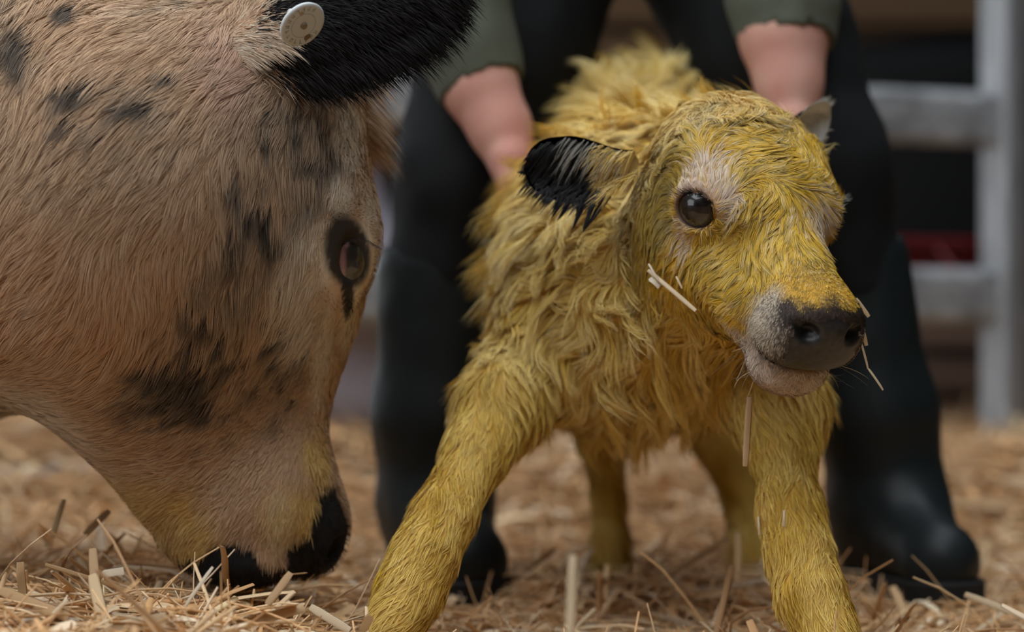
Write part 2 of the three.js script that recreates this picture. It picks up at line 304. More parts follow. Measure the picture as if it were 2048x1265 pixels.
// ------------------------------------------------------------------ galvanised gate behind
const galvTex = noiseTexture(256, (u, v) => { const k = 0.62 + 0.1 * noise(u * 24, v * 24, 1) + 0.07 * noise(u * 70, v * 70, 6); return [k * 0.98, k, k * 1.02]; }, true);
const galv = new THREE.MeshStandardMaterial({ map: galvTex, roughness: 0.5, metalness: 0.35 });
{
  const A = at(2008, 1000, 4.2); A.y = 0; const Bp = at(250, 1000, 3.55); Bp.y = 0;
  const dir = Bp.clone().sub(A), len = dir.length() + 0.9; dir.normalize();
  const gate = thing('metal_gate', A, 'galvanised steel livestock gate of oval rails and square post behind the standing person', 'gate');
  gate.rotation.y = Math.atan2(-dir.z, dir.x) ;
  const rail = (y) => { const s = new THREE.Shape(), hw = 0.021, hh = 0.048; s.absellipse(0, hh - hw, hw, hw, 0, Math.PI, false); s.absellipse(0, -(hh - hw), hw, hw, Math.PI, 2 * Math.PI, false); return new THREE.ExtrudeGeometry(s, { depth: len, bevelEnabled: false, curveSegments: 10 }).rotateY(Math.PI / 2).translate(0, y, 0); };
  for (const y of [0.045, 0.345, 0.65, 0.955, 1.25]) part('rail', rail(y), galv, gate);
  part('post', new RoundedBoxGeometry(0.062, 1.4, 0.062, 3, 0.008).rotateY(0.75 - gate.rotation.y).translate(0, 0.72, 0.0), galv, gate);
  part('upright', new RoundedBoxGeometry(0.05, 1.3, 0.04, 3, 0.008).translate(1.06, 0.66, -0.035), galv, gate);
  part('post', new RoundedBoxGeometry(0.062, 1.4, 0.062, 3, 0.008).translate(len, 0.72, 0), galv, gate);
  // red trough hooked over the second rail, on the far side
  const tr = thing('feed_trough', at(1890, 572, 4.36), 'red plastic feed trough hooked behind the second gate rail', 'trough');
  const red = new THREE.MeshStandardMaterial({ color: 0x5c0a0e, roughness: 0.45 });
  const sh = new THREE.Shape(); sh.moveTo(-0.17, 0.05); sh.lineTo(0.17, 0.05); sh.lineTo(0.13, -0.05); sh.lineTo(-0.13, -0.05); sh.closePath();
  const hl = new THREE.Path(); hl.moveTo(-0.155, 0.06); hl.lineTo(0.155, 0.06); hl.lineTo(0.12, -0.118); hl.lineTo(-0.12, -0.118);
  const tub = []; tub.push(box(0.3, 0.012, 0.17, 0, 0.0, 0).toNonIndexed());
  for (const s of [-1, 1]) { tub.push(box(0.34, 0.08, 0.01, 0, 0.03, s * 0.09).toNonIndexed(), box(0.01, 0.08, 0.18, s * 0.165, 0.03, 0).toNonIndexed()); }
  part('tub', mergeGeometries(tub), red, tr);
  const rim = new THREE.CatmullRomCurve3([[-0.17, -0.095], [0.17, -0.095], [0.17, 0.095], [-0.17, 0.095]].map(([x, z]) => new V3(x, 0.07, z)), true, 'catmullrom', 0.05);
  part('rim', new THREE.TubeGeometry(rim, 60, 0.014, 8, true), red, tr);
  for (const x of [-0.09, 0.09]) part('hook', new THREE.TubeGeometry(new THREE.CatmullRomCurve3([new V3(x, 0.07, 0.1), new V3(x, 0.02, 0.16), new V3(x, -0.02, 0.175)]), 12, 0.006, 6), red, tr);
  tr.rotation.y = gate.rotation.y + Math.PI;
}
{ // black wrapped bale, timber behind the gate, pale sack
  const b = thing('silage_bale', new V3(1.05, 0, -5.9), 'large round bale wrapped in black plastic standing behind the gate', 'bale');
  const pr = []; for (let i = 0; i <= 24; i++) { const t = i / 24; pr.push(new THREE.Vector2(0.62 + 0.015 * Math.sin(t * 3.1), 0.03 + t * 0.86)); }
  const prof = [new THREE.Vector2(0.001, 0.02), new THREE.Vector2(0.55, 0.02), ...pr, new THREE.Vector2(0.55, 0.93), new THREE.Vector2(0.001, 0.94)];
  part('wrap', new THREE.LatheGeometry(prof, 48), new THREE.MeshPhysicalMaterial({ color: 0x060708, roughness: 0.75, specularIntensity: 0.3 }), b);
  const wood = new THREE.MeshStandardMaterial({ map: noiseTexture(128, (u, v) => { const k = 0.75 + 0.3 * noise(u * 4, v * 30, 3); return [0.47 * k, 0.37 * k, 0.31 * k]; }, true), roughness: 0.9 });
  [[0.85, 0.11, 0.0, 'lowest'], [0.86, 0.19, 0.03, 'middle'], [0.84, 0.275, -0.02, 'topmost']].forEach(([x, y, r, w], i) => {
    const s = solo('timber_plank', new RoundedBoxGeometry(0.72, 0.075, 0.2, 2, 0.012), wood, w + ' of three weathered brown planks stacked behind the gate', 'plank', 'weathered planks behind the gate');
    s.position.set(x, y + 0.005, -4.85 + i * 0.012); s.rotation.y = r;
  });
  const beamMat = new THREE.MeshStandardMaterial({ color: 0x6b5138, roughness: 0.9 });
  const r1 = solo('wall_rail', new RoundedBoxGeometry(6, 0.11, 0.09, 2, 0.01), beamMat, 'upper brown timber rail fixed along the dark back wall', 'rail'); r1.position.set(1.2, 1.26, -7.45);
  const r2 = solo('wall_rail', new RoundedBoxGeometry(6, 0.07, 0.06, 2, 0.01), beamMat, 'lower thinner brown timber rail fixed along the dark back wall', 'rail'); r2.position.set(1.2, 1.14, -7.47);
  // sack
  const F = new Field(); const c = at(735, 420, 3.85);
  F.cap([c.x - 0.03, 0.2, c.z], [c.x - 0.02, 0.36, c.z], 0.095, 0.1, 0.03); F.cap([c.x - 0.02, 0.36, c.z], [c.x - 0.055, 0.56, c.z + 0.01], 0.1, 0.06, 0.05); F.cap([c.x - 0.055, 0.56, c.z], [c.x - 0.06, 0.64, c.z], 0.05, 0.065, 0.03);
  const m = surfaceNets(F, [c.x - 0.25, 0.05, c.z - 0.2], [c.x + 0.2, 0.75, c.z + 0.2], 0.012);
  for (let i = 0; i < m.pos.length; i += 3) { const q = 0.008 * fbm(m.pos[i] * 14, m.pos[i + 1] * 9, m.pos[i + 2] * 14); for (let j = 0; j < 3; j++) m.pos[i + j] += m.nor[i + j] * q; }
  solo('feed_sack', bodyGeometry(m), new THREE.MeshStandardMaterial({ color: 0x9c98a4, roughness: 0.85 }), 'pale lavender feed sack standing behind the gate between cow and person', 'sack');
}

// ------------------------------------------------------------------ the calf
const GOLD = [0.70, 0.41, 0.018], LEMON = [0.87, 0.63, 0.145], CREAM = [0.92, 0.80, 0.43], WHITE = [0.74, 0.69, 0.58], OLIVE = [0.13, 0.125, 0.06], PINK = [0.62, 0.36, 0.27], GREY = [0.36, 0.37, 0.32], AMBER = [0.62, 0.33, 0.05], BLACK = [0.012, 0.012, 0.013];
const yaw = 22.5 * Math.PI / 180, pit = 41 * Math.PI / 180;
const headM = (() => {
  const f = new V3(Math.cos(pit) * Math.sin(yaw), -Math.sin(pit), Math.cos(pit) * Math.cos(yaw)), X = new V3(Math.cos(yaw), 0, -Math.sin(yaw)), U = f.clone().cross(X);
  const m = new THREE.Matrix4().makeBasis(X, U, f); m.multiply(new THREE.Matrix4().makeRotationZ(-0.03));
  const o = at(1516, 412, 2.2); m.setPosition(o); return m;
})();
const headInv = headM.clone().invert();
const toHead = (x, y, z) => new V3(x, y, z).applyMatrix4(headInv), fromHead = (x, y, z) => new V3(x, y, z).applyMatrix4(headM);
const calfF = new Field();
const hA = { f: [0, -1, 0], len: 0.013, lift: 0.22, head: 1, clump: 0.5, wid: 0.0009 };
const eyeC = [[-0.0575, 0.0, 0.004], [0.0575, 0.0, 0.004]];
{
  const F = calfF; F.frame = headM;
  F.ell([0, -0.014, -0.055], [0.070, 0.066, 0.092], 0.02, hA);
  F.ell([0, 0.02, -0.03], [0.06, 0.036, 0.08], 0.03, hA);
  F.cap([0, 0.002, 0.015], [0, -0.006, 0.125], 0.041, 0.031, 0.03, hA);
  for (const s of [-1, 1]) {
    F.cap([s * 0.048, 0.02, -0.035], [s * 0.045, 0.013, 0.022], 0.022, 0.019, 0.025, hA);
    F.cap([s * 0.036, -0.05, -0.05], [s * 0.024, -0.042, 0.09], 0.047, 0.031, 0.03, hA);
    F.ell([s * 0.038, -0.08, -0.045], [0.03, 0.042, 0.05], 0.03, hA);
  }
  F.cap([0, -0.078, -0.01], [0, -0.062, 0.118], 0.032, 0.029, 0.025, hA);
  F.ell([0, -0.022, 0.143], [0.049, 0.04, 0.037], 0.02, hA);
  F.ell([0, -0.006, 0.157], [0.038, 0.0275, 0.025], 0.012, hA); F.cap([-0.023, -0.03, 0.155], [0.023, -0.03, 0.155], 0.0165, 0.0165, 0.016, hA);
  F.ell([0, -0.07, 0.138], [0.037, 0.024, 0.031], 0.012, hA);
  F.ell([0, -0.0495, 0.172], [0.05, 0.003, 0.03], 0.006, null, true);
  for (const s of [-1, 1]) {
    F.ell([s * 0.0265, 0.0, 0.183], [0.0115, 0.0085, 0.018], 0.006, null, true, new THREE.Matrix4().makeRotationY(s * 0.5));
    F.ell([s * 0.037, 0.003, 0.176], [0.008, 0.004, 0.012], 0.006, null, true, new THREE.Matrix4().makeRotationY(s * 0.8));
    F.ell(eyeC[s < 0 ? 0 : 1], [0.0275, 0.0275, 0.0275], 0.012, hA);
    const E = eyeC[s < 0 ? 0 : 1], m = new THREE.Matrix4().makeRotationY(s * 0.88).multiply(new THREE.Matrix4().makeRotationX(-0.2)).multiply(new THREE.Matrix4().makeRotationZ(s * -0.35));
    const dir = new V3(0, 0, 1).transformDirection(m);
    F.ell([E[0] + dir.x * 0.024, E[1] + dir.y * 0.024, E[2] + dir.z * 0.024], [0.0215, 0.0175, 0.023], 0.004, null, true, m);
  }
  F.frame = null;
  const A = (f, len, lift, leg = 0, clump = 0.95, wid = 0.0013) => ({ f, len, lift, leg, clump, wid });
  const nk = A([-0.3, -1, -0.2], 0.038, 0.75), bd = A([-0.1, -0.8, -0.5], 0.04, 0.85), rp = A([0.1, -0.3, -0.8], 0.036, 0.75), be = A([0.1, -1, -0.2], 0.03, 0.5), lg = (f) => A(f, 0.02, 0.05, 1, 0.4, 0.0009), sh = A([-0.1, -1, 0.1], 0.03, 0.4, 0.35);
  F.cap(at(1470, 380, 2.33), at(1260, 450, 2.5), 0.07, 0.1, 0.05, nk);
  F.cap(at(1450, 560, 2.27), at(1260, 620, 2.42), 0.055, 0.105, 0.06, nk);
  F.ell(at(1268, 612, 2.43), [0.104, 0.108, 0.12], 0.06, nk);
  F.ell(at(1264, 535, 2.53), [0.108, 0.142, 0.2], 0.06, bd);
  F.ell(at(1275, 345, 2.8), [0.122, 0.128, 0.14], 0.08, rp);
  F.cap(at(1245, 650, 2.5), at(1270, 610, 2.75), 0.07, 0.072, 0.05, be);
  // fore legs
  const chain = (pts, at_) => { for (let i = 0; i + 1 < pts.length; i++) { const [x, y, d, r] = pts[i], [X, Y, D, R] = pts[i + 1], a = at(x, y, d), b = at(X, Y, D), f = b.clone().sub(a).normalize(); F.cap(a, b, r, R, i ? 0.02 : 0.045, at_ || (i ? lg([f.x, f.y, f.z]) : sh)); } };
  chain([[1108, 690, 2.41, 0.057], [1000, 820, 2.33, 0.041], [957, 900, 2.29, 0.028], [884, 1040, 2.23, 0.0255], [850, 1110, 2.2, 0.0255], [820, 1185, 2.18, 0.026], [790, 1248, 2.16, 0.02], [770, 1330, 2.14, 0.021]]);
  chain([[1490, 710, 2.41, 0.062], [1556, 820, 2.33, 0.045], [1565, 900, 2.29, 0.028], [1582, 1030, 2.24, 0.026], [1598, 1110, 2.21, 0.026], [1622, 1195, 2.18, 0.027], [1655, 1262, 2.16, 0.021], [1668, 1335, 2.14, 0.022]]);
  // hind legs
  chain([[1165, 420, 2.8, 0.075], [1190, 740, 2.75, 0.05], [1205, 870, 2.74, 0.026], [1217, 1000, 2.76, 0.015], [1220, 1095, 2.74, 0.019], [1218, 1150, 2.72, 0.02]]);
  chain([[1385, 420, 2.8, 0.075], [1400, 740, 2.75, 0.05], [1432, 870, 2.74, 0.026], [1488, 1010, 2.76, 0.018], [1498, 1095, 2.74, 0.02], [1500, 1158, 2.72, 0.021]]);
}
// painted coat, in places fixed on the calf
const spot = (px, py, d, r, soft = 0.5) => ({ c: at(px, py, d), r, soft });
const near = (s, x, y, z, wob = 0) => 1 - sstep(s.r * (1 - s.soft), s.r * (1 + s.soft), Math.hypot(x - s.c.x, y - s.c.y, z - s.c.z) + wob * s.r);
const calfOlive = [[1300, 450, 2.2, 0.02], [1318, 380, 2.2, 0.016], [1462, 600, 2.12, 0.009], [1474, 650, 2.11, 0.01], [1395, 300, 2.2, 0.016], [1500, 372, 2.1, 0.012], [1560, 372, 2.1, 0.01], [1635, 400, 2.12, 0.014], [1420, 250, 2.22, 0.016], [1330, 600, 2.17, 0.016], [1590, 255, 2.18, 0.014]].map((q) => spot(...q, 0.7));
const calfAmber = [[1388, 515, 2.13, 0.018], [1368, 570, 2.14, 0.016], [1300, 620, 2.2, 0.02], [1420, 690, 2.12, 0.018]].map((q) => spot(...q, 0.7));
const calfWhite = [spot(1400, 375, 2.15, 0.026), spot(1345, 480, 2.17, 0.018), spot(1400, 345, 2.15, 0.02), spot(1440, 400, 2.13, 0.018), spot(1665, 430, 2.15, 0.025, 0.8)];
function calfColor(x, y, z, a, lockR, pick = -1) {
  const big = fbm(x * 22, y * 22, z * 22), small = fbm(x * 70, y * 70, z * 70);
  let root, tip;
  { // body: lemon locks, golden hollows
    const g = clamp(0.45 + 0.9 * big + (lockR - 0.5) * 0.9);
    root = mixc(AMBER, GOLD, 0.5 + 0.5 * small); root = mixc(root, LEMON, 0.15 + g * 0.7); tip = mixc(LEMON, CREAM, clamp(g * 1.3 + 0.05)); if (lockR > 0.8) tip = mixc(tip, GOLD, 0.75); if (lockR < 0.16) tip = mixc(tip, WHITE, 0.5);
  }
  if (a.leg > 0.05) { const st = clamp(0.5 + 1.1 * fbm(x * 60, y * 14, z * 40)), r2 = mixc(mixc(GOLD, OLIVE, 0.12), LEMON, st * 0.5), t2 = mixc(mixc(LEMON, CREAM, 0.25), mixc(GOLD, OLIVE, 0.35), clamp(0.75 - st * 1.0 + (lockR - 0.4) * 1.1)), k = clamp(a.leg * 1.2); root = mixc(root, r2, k); tip = mixc(tip, t2, k); }
  if (a.head > 0.02) {
    const h = toHead(x, y, z), k = sstep(0.15, 0.7, a.head);
    const st = fbm(h.x * 90, h.y * 90, h.z * 40);
    let r2 = mixc(GOLD, OLIVE, clamp(0.16 + 0.5 * big - 0.3 * st)), t2 = mixc(GOLD, LEMON, clamp(0.35 + 0.8 * st + (lockR - 0.5) * 0.6));
    if (lockR > 0.78) { t2 = mixc(t2, WHITE, 0.25 + 0.35 * sstep(0.02, -0.05, h.z)); r2 = mixc(r2, WHITE, 0.2); } else if (lockR < 0.22) { t2 = mixc(t2, OLIVE, 0.7); r2 = mixc(r2, OLIVE, 0.5); }
    const topk = sstep(-0.03, -0.08, h.z) * (0.35 + 0.6 * lockR); t2 = mixc(t2, mixc(LEMON, WHITE, 0.4), topk); r2 = mixc(r2, mixc(GOLD, GREY, 0.6), topk * 0.7);
    // olive wet edge behind the brow and along the jaw
    const ol = sstep(0.055, 0.075, Math.abs(h.x)) * sstep(0.02, -0.03, h.z) * 0.45; t2 = mixc(t2, mixc(OLIVE, GOLD, 0.35), ol); r2 = mixc(r2, OLIVE, ol);
    let ov = 0, am = 0; for (const s of calfOlive) ov = Math.max(ov, near(s, x, y, z, small * 0.6)); for (const s of calfAmber) am = Math.max(am, near(s, x, y, z, small * 0.5));
    t2 = mixc(t2, mixc(OLIVE, GOLD, 0.3), ov * 0.62); r2 = mixc(r2, OLIVE, ov * 0.7); t2 = mixc(t2, [0.6, 0.3, 0.03], am * 0.6); r2 = mixc(r2, [0.5, 0.22, 0.03], am * 0.6);
    let w = 0; for (const s of calfWhite) w = Math.max(w, near(s, x, y, z, small * 0.35)); w *= 0.6 + 0.25 * clamp(0.5 + small);
    const wc = mixc(WHITE, PINK, 0.25 + 0.25 * small); if (pick >= 0) w = (pick * 7.7) % 1 < w * 1.1 ? 0.9 : 0.15 * w; t2 = mixc(t2, wc, w); r2 = mixc(r2, mixc(wc, PINK, 0.3), w);
    // muzzle: grey white with dark freckles round the nose
    const mu = sstep(0.104, 0.128, h.z + small * 0.012) * sstep(0.016, 0.002, h.y) * sstep(0.018, 0.034, Math.abs(h.x) + 0.3 * Math.max(0, -h.y - 0.01));
    const nd = Math.hypot(Math.max(0, Math.abs(h.x) - 0.033), Math.max(0, h.y - 0.0145 + 0.3 * Math.abs(h.x), -0.047 - h.y), Math.max(0, 0.15 - h.z)), dk = sstep(0.022, 0.003, nd), prob = clamp(0.1 + 0.5 * fbm(x * 120, y * 120, z * 120)) * 0.7 + dk * 0.75, fr = pick < 0 ? prob : pick < prob ? 1 : 0.05;
    const mc = mixc(scl(mixc(WHITE, mixc(PINK, LEMON, 0.4), 0.25), 0.82), BLACK, clamp(fr * 0.9));
    t2 = mixc(t2, mc, mu); r2 = mixc(r2, mc, mu);
    const ch = sstep(-0.048, -0.058, h.y) * sstep(0.085, 0.115, h.z), cc = mixc(mixc(WHITE, PINK, 0.3), BLACK, clamp(fr * 0.55)); t2 = mixc(t2, cc, ch); r2 = mixc(r2, cc, ch);
    const rk = sstep(0.0125, 0.006, nd + small * 0.003) * sstep(-0.01, 0.0, h.y), rim = pick < 0 ? rk : pick < rk ? 0.97 : 0; t2 = mixc(t2, BLACK, rim); r2 = mixc(r2, BLACK, rim);
    root = mixc(root, r2, k); tip = mixc(tip, t2, k);
  }
  return [root, tip];
}
const noseMask = (h) => { const x = Math.abs(h.x), w = 0.0342 - 0.1 * Math.max(0, -h.y - 0.02), top = 0.0165 - 0.32 * x; return h.z > 0.148 && h.y > -0.0465 && h.y < top && x < w + 0.002 * Math.sin(h.y * 400); };
const calfBodyMesh = surfaceNets(calfF, [-0.36, -0.04, -3.0], [0.44, 0.66, -1.95], 0.0042);
const headMesh = surfaceNets(calfF, [-0.02, 0.18, -2.36], [0.36, 0.56, -1.98], 0.0021);
// the head comes from its own finer grid; the coarse grid gives the rest
const inHead = (x, y, z) => { const h = toHead(x, y, z); return h.z > -0.055 && h.y > -0.12 && z > -2.33 && x > -0.01 && y > 0.2 && x < 0.35; };

// an ear: a cupped leaf with thickness. base, tip direction A, width direction Bv, facing C
function earSurface(base, A, Bv, C, L, width, cup, thick, color, nu = 26, nv = 14, curl = 0) {
  const P = [], N = [], Cc = [], I = [];
  const pt = (u, v, side) => {
    const [lo, hi, pinch] = width(u), q = lerp(lo, hi, v * 0.5 + 0.5), c = cup * (v * v - 1) * pinch;
    const p = base.clone().addScaledVector(A, u * L).addScaledVector(Bv, q).addScaledVector(C, c + side * thick / 2 * (1 - Math.pow(Math.abs(v), 4)) + curl * u * u); return p;
  };
  for (const side of [1, -1]) {
    const off = P.length / 3;
    for (let i = 0; i <= nu; i++) for (let j = 0; j <= nv; j++) {
      const u = i / nu, v = j / nv * 2 - 1, p = pt(u, v, side); P.push(p.x, p.y, p.z); Cc.push(...color(u, v, side, p));
      const e = 0.02, du = pt(Math.min(u + e, 1), v, side).sub(pt(Math.max(u - e, 0), v, side)), dv = pt(u, Math.min(v + e, 1), side).sub(pt(u, Math.max(v - e, -1), side)), n = du.cross(dv).normalize(); if (n.dot(C) * side < 0) n.negate(); N.push(n.x, n.y, n.z);
    }
    for (let i = 0; i < nu; i++) for (let j = 0; j < nv; j++) { const a = off + i * (nv + 1) + j, b = a + nv + 1; I.push(a, b, a + 1, b, b + 1, a + 1); }
  }
  const g = new THREE.BufferGeometry(); g.setAttribute('position', new THREE.Float32BufferAttribute(P, 3)); g.setAttribute('normal', new THREE.Float32BufferAttribute(N, 3)); g.setAttribute('color', new THREE.Float32BufferAttribute(Cc, 3)); g.setIndex(I);
  return { g, pt };
}
const calf = thing('calf', new V3(0.13, 0, -2.5), 'wet yellow newborn calf with black ears standing on splayed legs, held by the person', 'calf');
{
  const skinC = (x, y, z) => { const a = calfF.attrs(x, y, z), c = calfColor(x, y, z, a, 0.5); let s = mixc(c[0], PINK, 0.22 * (1 - a.head * 0.4)); const h = toHead(x, y, z);
    for (const e of eyeC) { const d = Math.hypot(h.x - e[0], h.y - e[1], h.z - e[2]); if (d < 0.04) s = mixc(s, [0.2, 0.13, 0.11], sstep(0.0315, 0.0255, d) * 0.9); }
    return s; };
  // right ear (behind the forehead), left ear out to the side
  const camDir = new V3(0, 0, 1);
  const lb = at(1268, 322, 2.225), lt = at(1048, 342, 2.25), lA = lt.clone().sub(lb), lL = lA.length(); lA.normalize();
  const lUp = new V3(0, 1, 0).addScaledVector(lA, -lA.y).normalize(), lC = lA.clone().cross(lUp).multiplyScalar(-1); if (lC.z < 0) lC.negate();
  const leftW = (u) => { const r = Math.sqrt(Math.max(0, 1 - Math.pow(clamp((u - 0.72) / 0.28), 2))); const hi = lerp(0.010, 0.0285, sstep(0, 0.6, u)) * r + 0.0002, lo = -lerp(0.014, 0.036, sstep(0, 0.42, u)) * lerp(1, 0.72, sstep(0.5, 0.9, u)) * r - 0.0002; return [lo, hi, lerp(1, 0.7, u)]; };
  const earBlack = (u, v, side) => { const k = sstep(0.3, 0.1, u - 0.12 * v); return mixc(mixc(BLACK, [0.03, 0.016, 0.013], sstep(0.7, 0.2, Math.abs(v))), side > 0 ? mixc(PINK, GOLD, 0.4) : GOLD, k); };
  const L = earSurface(lb, lA, lUp, lC, lL, leftW, 0.022, 0.004, earBlack);
  const rb = fromHead(0.07, -0.005, -0.105), rt = at(1662, 238, 2.36), rA = rt.clone().sub(rb), rL = rA.length(); rA.normalize();
  const rUp = new V3(0.35, 0.8, 0.1).addScaledVector(rA, -new V3(0.35, 0.8, 0.1).dot(rA)).normalize(), rC = rA.clone().cross(rUp); if (rC.z < 0) rC.negate();
  const rightW = (u) => { const r = Math.sqrt(Math.max(0, 1 - Math.pow(clamp((u - 0.7) / 0.3), 2))), w = lerp(0.012, 0.026, sstep(0, 0.5, u)) * r + 0.0002; return [-w, w, 1]; };
  const R = earSurface(rb, rA, rUp, rC, rL, rightW, 0.014, 0.004, (u, v) => mixc([0.85, 0.88, 0.87], [0.7, 0.74, 0.75], sstep(0.5, 0.9, Math.abs(v))));
  const bodyGeo = bodyGeometry(calfBodyMesh, skinC, (x, y, z) => !inHead(x, y, z));
  const headGeo = bodyGeometry(headMesh, skinC, (x, y, z) => { if (!inHead(x, y, z)) return false; return !noseMask(toHead(x, y, z)); });
  part('body', local(mergeGeometries([bodyGeo, headGeo, L.g, R.g]), calf), skinMat, calf);
  const noseC = (x, y, z) => { const h = toHead(x, y, z); let k = 0.028 + 0.012 * noise(h.x * 300, h.y * 300, h.z * 300); for (const s of [-1, 1]) { const d = Math.hypot((h.x - s * 0.0265), (h.y - 0.0), (h.z - 0.172) * 0.7); k *= lerp(0.25, 1, sstep(0.006, 0.014, d)); } return [k * 1.02, k, k * 1.0]; };
  part('nose', local(bodyGeometry(headMesh, noseC, (x, y, z) => inHead(x, y, z) && noseMask(toHead(x, y, z))), calf), noseMat, calf, 'dark grey wet nose pad');
  // eyes
  for (const s of [-1, 1]) {
    const E = eyeC[s < 0 ? 0 : 1], g = new THREE.SphereGeometry(0.0232, 48, 36), p = g.attributes.position, col = [];
    const look = new V3(s * 0.72, 0.18, 0.64).normalize(), up = new V3(0, 0, -1), side = look.clone().cross(up).normalize(), up2 = side.clone().cross(look);
    for (let i = 0; i < p.count; i++) { const v = new V3().fromBufferAttribute(p, i).normalize(), a = v.dot(side), b = v.dot(up2), c = v.dot(look); let q = [0.006, 0.0055, 0.006]; const rp = Math.hypot(a / 0.62, b / 0.62); if (c > 0) { q = rp < 1 ? mixc([0.016, 0.012, 0.010], [0.008, 0.008, 0.009], sstep(0.6, 1, rp)) : [0.012, 0.009, 0.009]; if (Math.hypot(a / 0.4, b / 0.24) < 1) q = [0.002, 0.002, 0.0025]; } col.push(...q); }
    g.setAttribute('color', new THREE.Float32BufferAttribute(col, 3)); g.translate(...E).applyMatrix4(headM);
    part('eye', local(g, calf), eyeMat, calf);
  }
  // hooves
  const hoofMat = new THREE.MeshStandardMaterial({ color: 0x8f7222, roughness: 0.6 });
  for (const [x, y, d] of [[764, 1352, 2.13], [1672, 1356, 2.13], [1218, 1178, 2.71], [1502, 1184, 2.71]]) {
    const c = at(x, y, d), pts = [[0.001, 0.028], [0.02, 0.028], [0.024, 0.01], [0.027, -0.008], [0.026, -0.012], [0.001, -0.012]].map(([r, h]) => new THREE.Vector2(r, h)).reverse();
    const g = mergeGeometries([-1, 1].map((s) => new THREE.LatheGeometry(pts, 20).scale(0.62, 1, 1.15).translate(s * 0.0145, 0, 0)));
    g.translate(c.x, c.y, c.z); part('hoof', local(g, calf), hoofMat, calf);
  }
  // ---- coat
  const H = new Hair(1600000);
  const toCam = (x, y, z, nx, ny, nz) => { const l = Math.hypot(x, y - EYE, z); return (-x * nx + (EYE - y) * ny - z * nz) / l; };
  scatter(calfBodyMesh, 150000, (x, y, z, nx, ny, nz) => {
    if (inHead(x, y, z) || y < 0.0) return;
    const f = toCam(x, y, z, nx, ny, nz); if (f < -0.25 && rnd() > 0.25) return;
    const a = calfF.attrs(x, y, z), lo = lock(x, y, z, a.leg > 0.5 ? 0.007 : 0.018)[3], lo2 = lock(x, y, z, a.leg > 0.5 ? 0.003 : 0.006)[3], [ca, cb] = calfColor(x, y, z, a, lerp(lo, lo2, 0.6)), j = rr(0.8, 1.15);
    const bare = a.leg < 0.6 ? clamp(fbm(x * 16 + 4, y * 16, z * 16) * 0.9) : 0;
    growHair(H, calfF, x, y, z, nx, ny, nz, { flow: [a.fx, a.fy, a.fz], len: a.len * rr(0.6, 1.15) * (lo > 0.82 && a.leg < 0.5 ? 1.35 : 1), lift: a.lift * rr(0.7, 1.15) * (lo > 0.7 ? 1.45 : 1), bend: 0.75, swirl: a.leg > 0.5 ? 0.3 : 0.75, swirlScale: a.leg > 0.5 ? 18 : 26, clump: a.clump * rr(0.7, 1.1), lockSize: a.leg > 0.5 ? 0.007 : 0.018, lockTurn: a.leg > 0.5 ? 0.5 : 1.5, curl: a.leg > 0.5 ? 0.3 : 0.75, gravity: a.leg > 0.5 ? 0.05 : 0.14, wid: a.wid * rr(0.6, 1.2), seg: 4, roll: rr(-0.9, 0.9), ca: scl(ca, j), cb: scl(cb, j), hug: a.leg > 0.5 ? 0.0025 : 0.004, soft: 0.55 });
  });
  // head
  const headFlow = (h) => {                                  // in the head's own axes
    const side = Math.sign(h.x || 1), ax = Math.abs(h.x);
    const down = new V3(side * sstep(0, 0.02, ax) * 0.75, -0.15, 1), fore = new V3(0.75 + side * 0.35, 0.1, -0.5 - 0.3 * Math.sin(h.x * 60)), cheek = new V3(0, -1, -0.25), top = new V3(side * 0.7, 0.3, 0.5);
    const v = new V3(), k = sstep(0.01, 0.05, h.z); v.addScaledVector(down, k).addScaledVector(fore, 1 - k);
    v.lerp(cheek, sstep(0.03, 0.055, ax) * sstep(0.015, -0.02, h.y));
    v.lerp(top, sstep(-0.05, -0.1, h.z) * sstep(-0.02, 0.02, h.y));
    for (const e of eyeC) { const dx = h.x - e[0], dy = h.y - e[1], dz = h.z - e[2], d = Math.hypot(dx, dy, dz); const w = sstep(0.055, 0.028, d); if (w > 0) v.lerp(new V3(dx, dy, dz).normalize().multiplyScalar(0.8).add(new V3(0, 0.3, -0.4)), w * 0.85); }
    return v;
  };
  scatter(headMesh, 190000, (x, y, z, nx, ny, nz) => {
    if (!inHead(x, y, z)) return; const h = toHead(x, y, z); if (noseMask(h)) return;
    for (const e of eyeC) if (Math.hypot(h.x - e[0], h.y - e[1], h.z - e[2]) < 0.0245) return;
    const f = toCam(x, y, z, nx, ny, nz); if (f < -0.3 && rnd() > 0.3) return;
    const a = calfF.attrs(x, y, z), ls = h.z > 0.1 ? 0.004 : 0.0075, lo = lerp(lock(x, y, z, 0.0036)[3], rnd(), 0.12), [ca, cb] = calfColor(x, y, z, a, lo, rnd()), j = rr(0.75, 1.2);
    const w = headFlow(h).transformDirection(headM), topk = sstep(-0.02, -0.07, h.z) * sstep(-0.03, 0.01, h.y), mz = sstep(0.08, 0.12, h.z), eyeN = Math.min(...eyeC.map((e) => Math.hypot(h.x - e[0], h.y - e[1], h.z - e[2]))), en = sstep(0.045, 0.028, eyeN);
    const len = lerp(lerp(lerp(0.0165, 0.03, topk), 0.0045, mz), 0.007, en) * rr(0.7, 1.2) * (h.z > 0.125 ? 0.6 : 1);
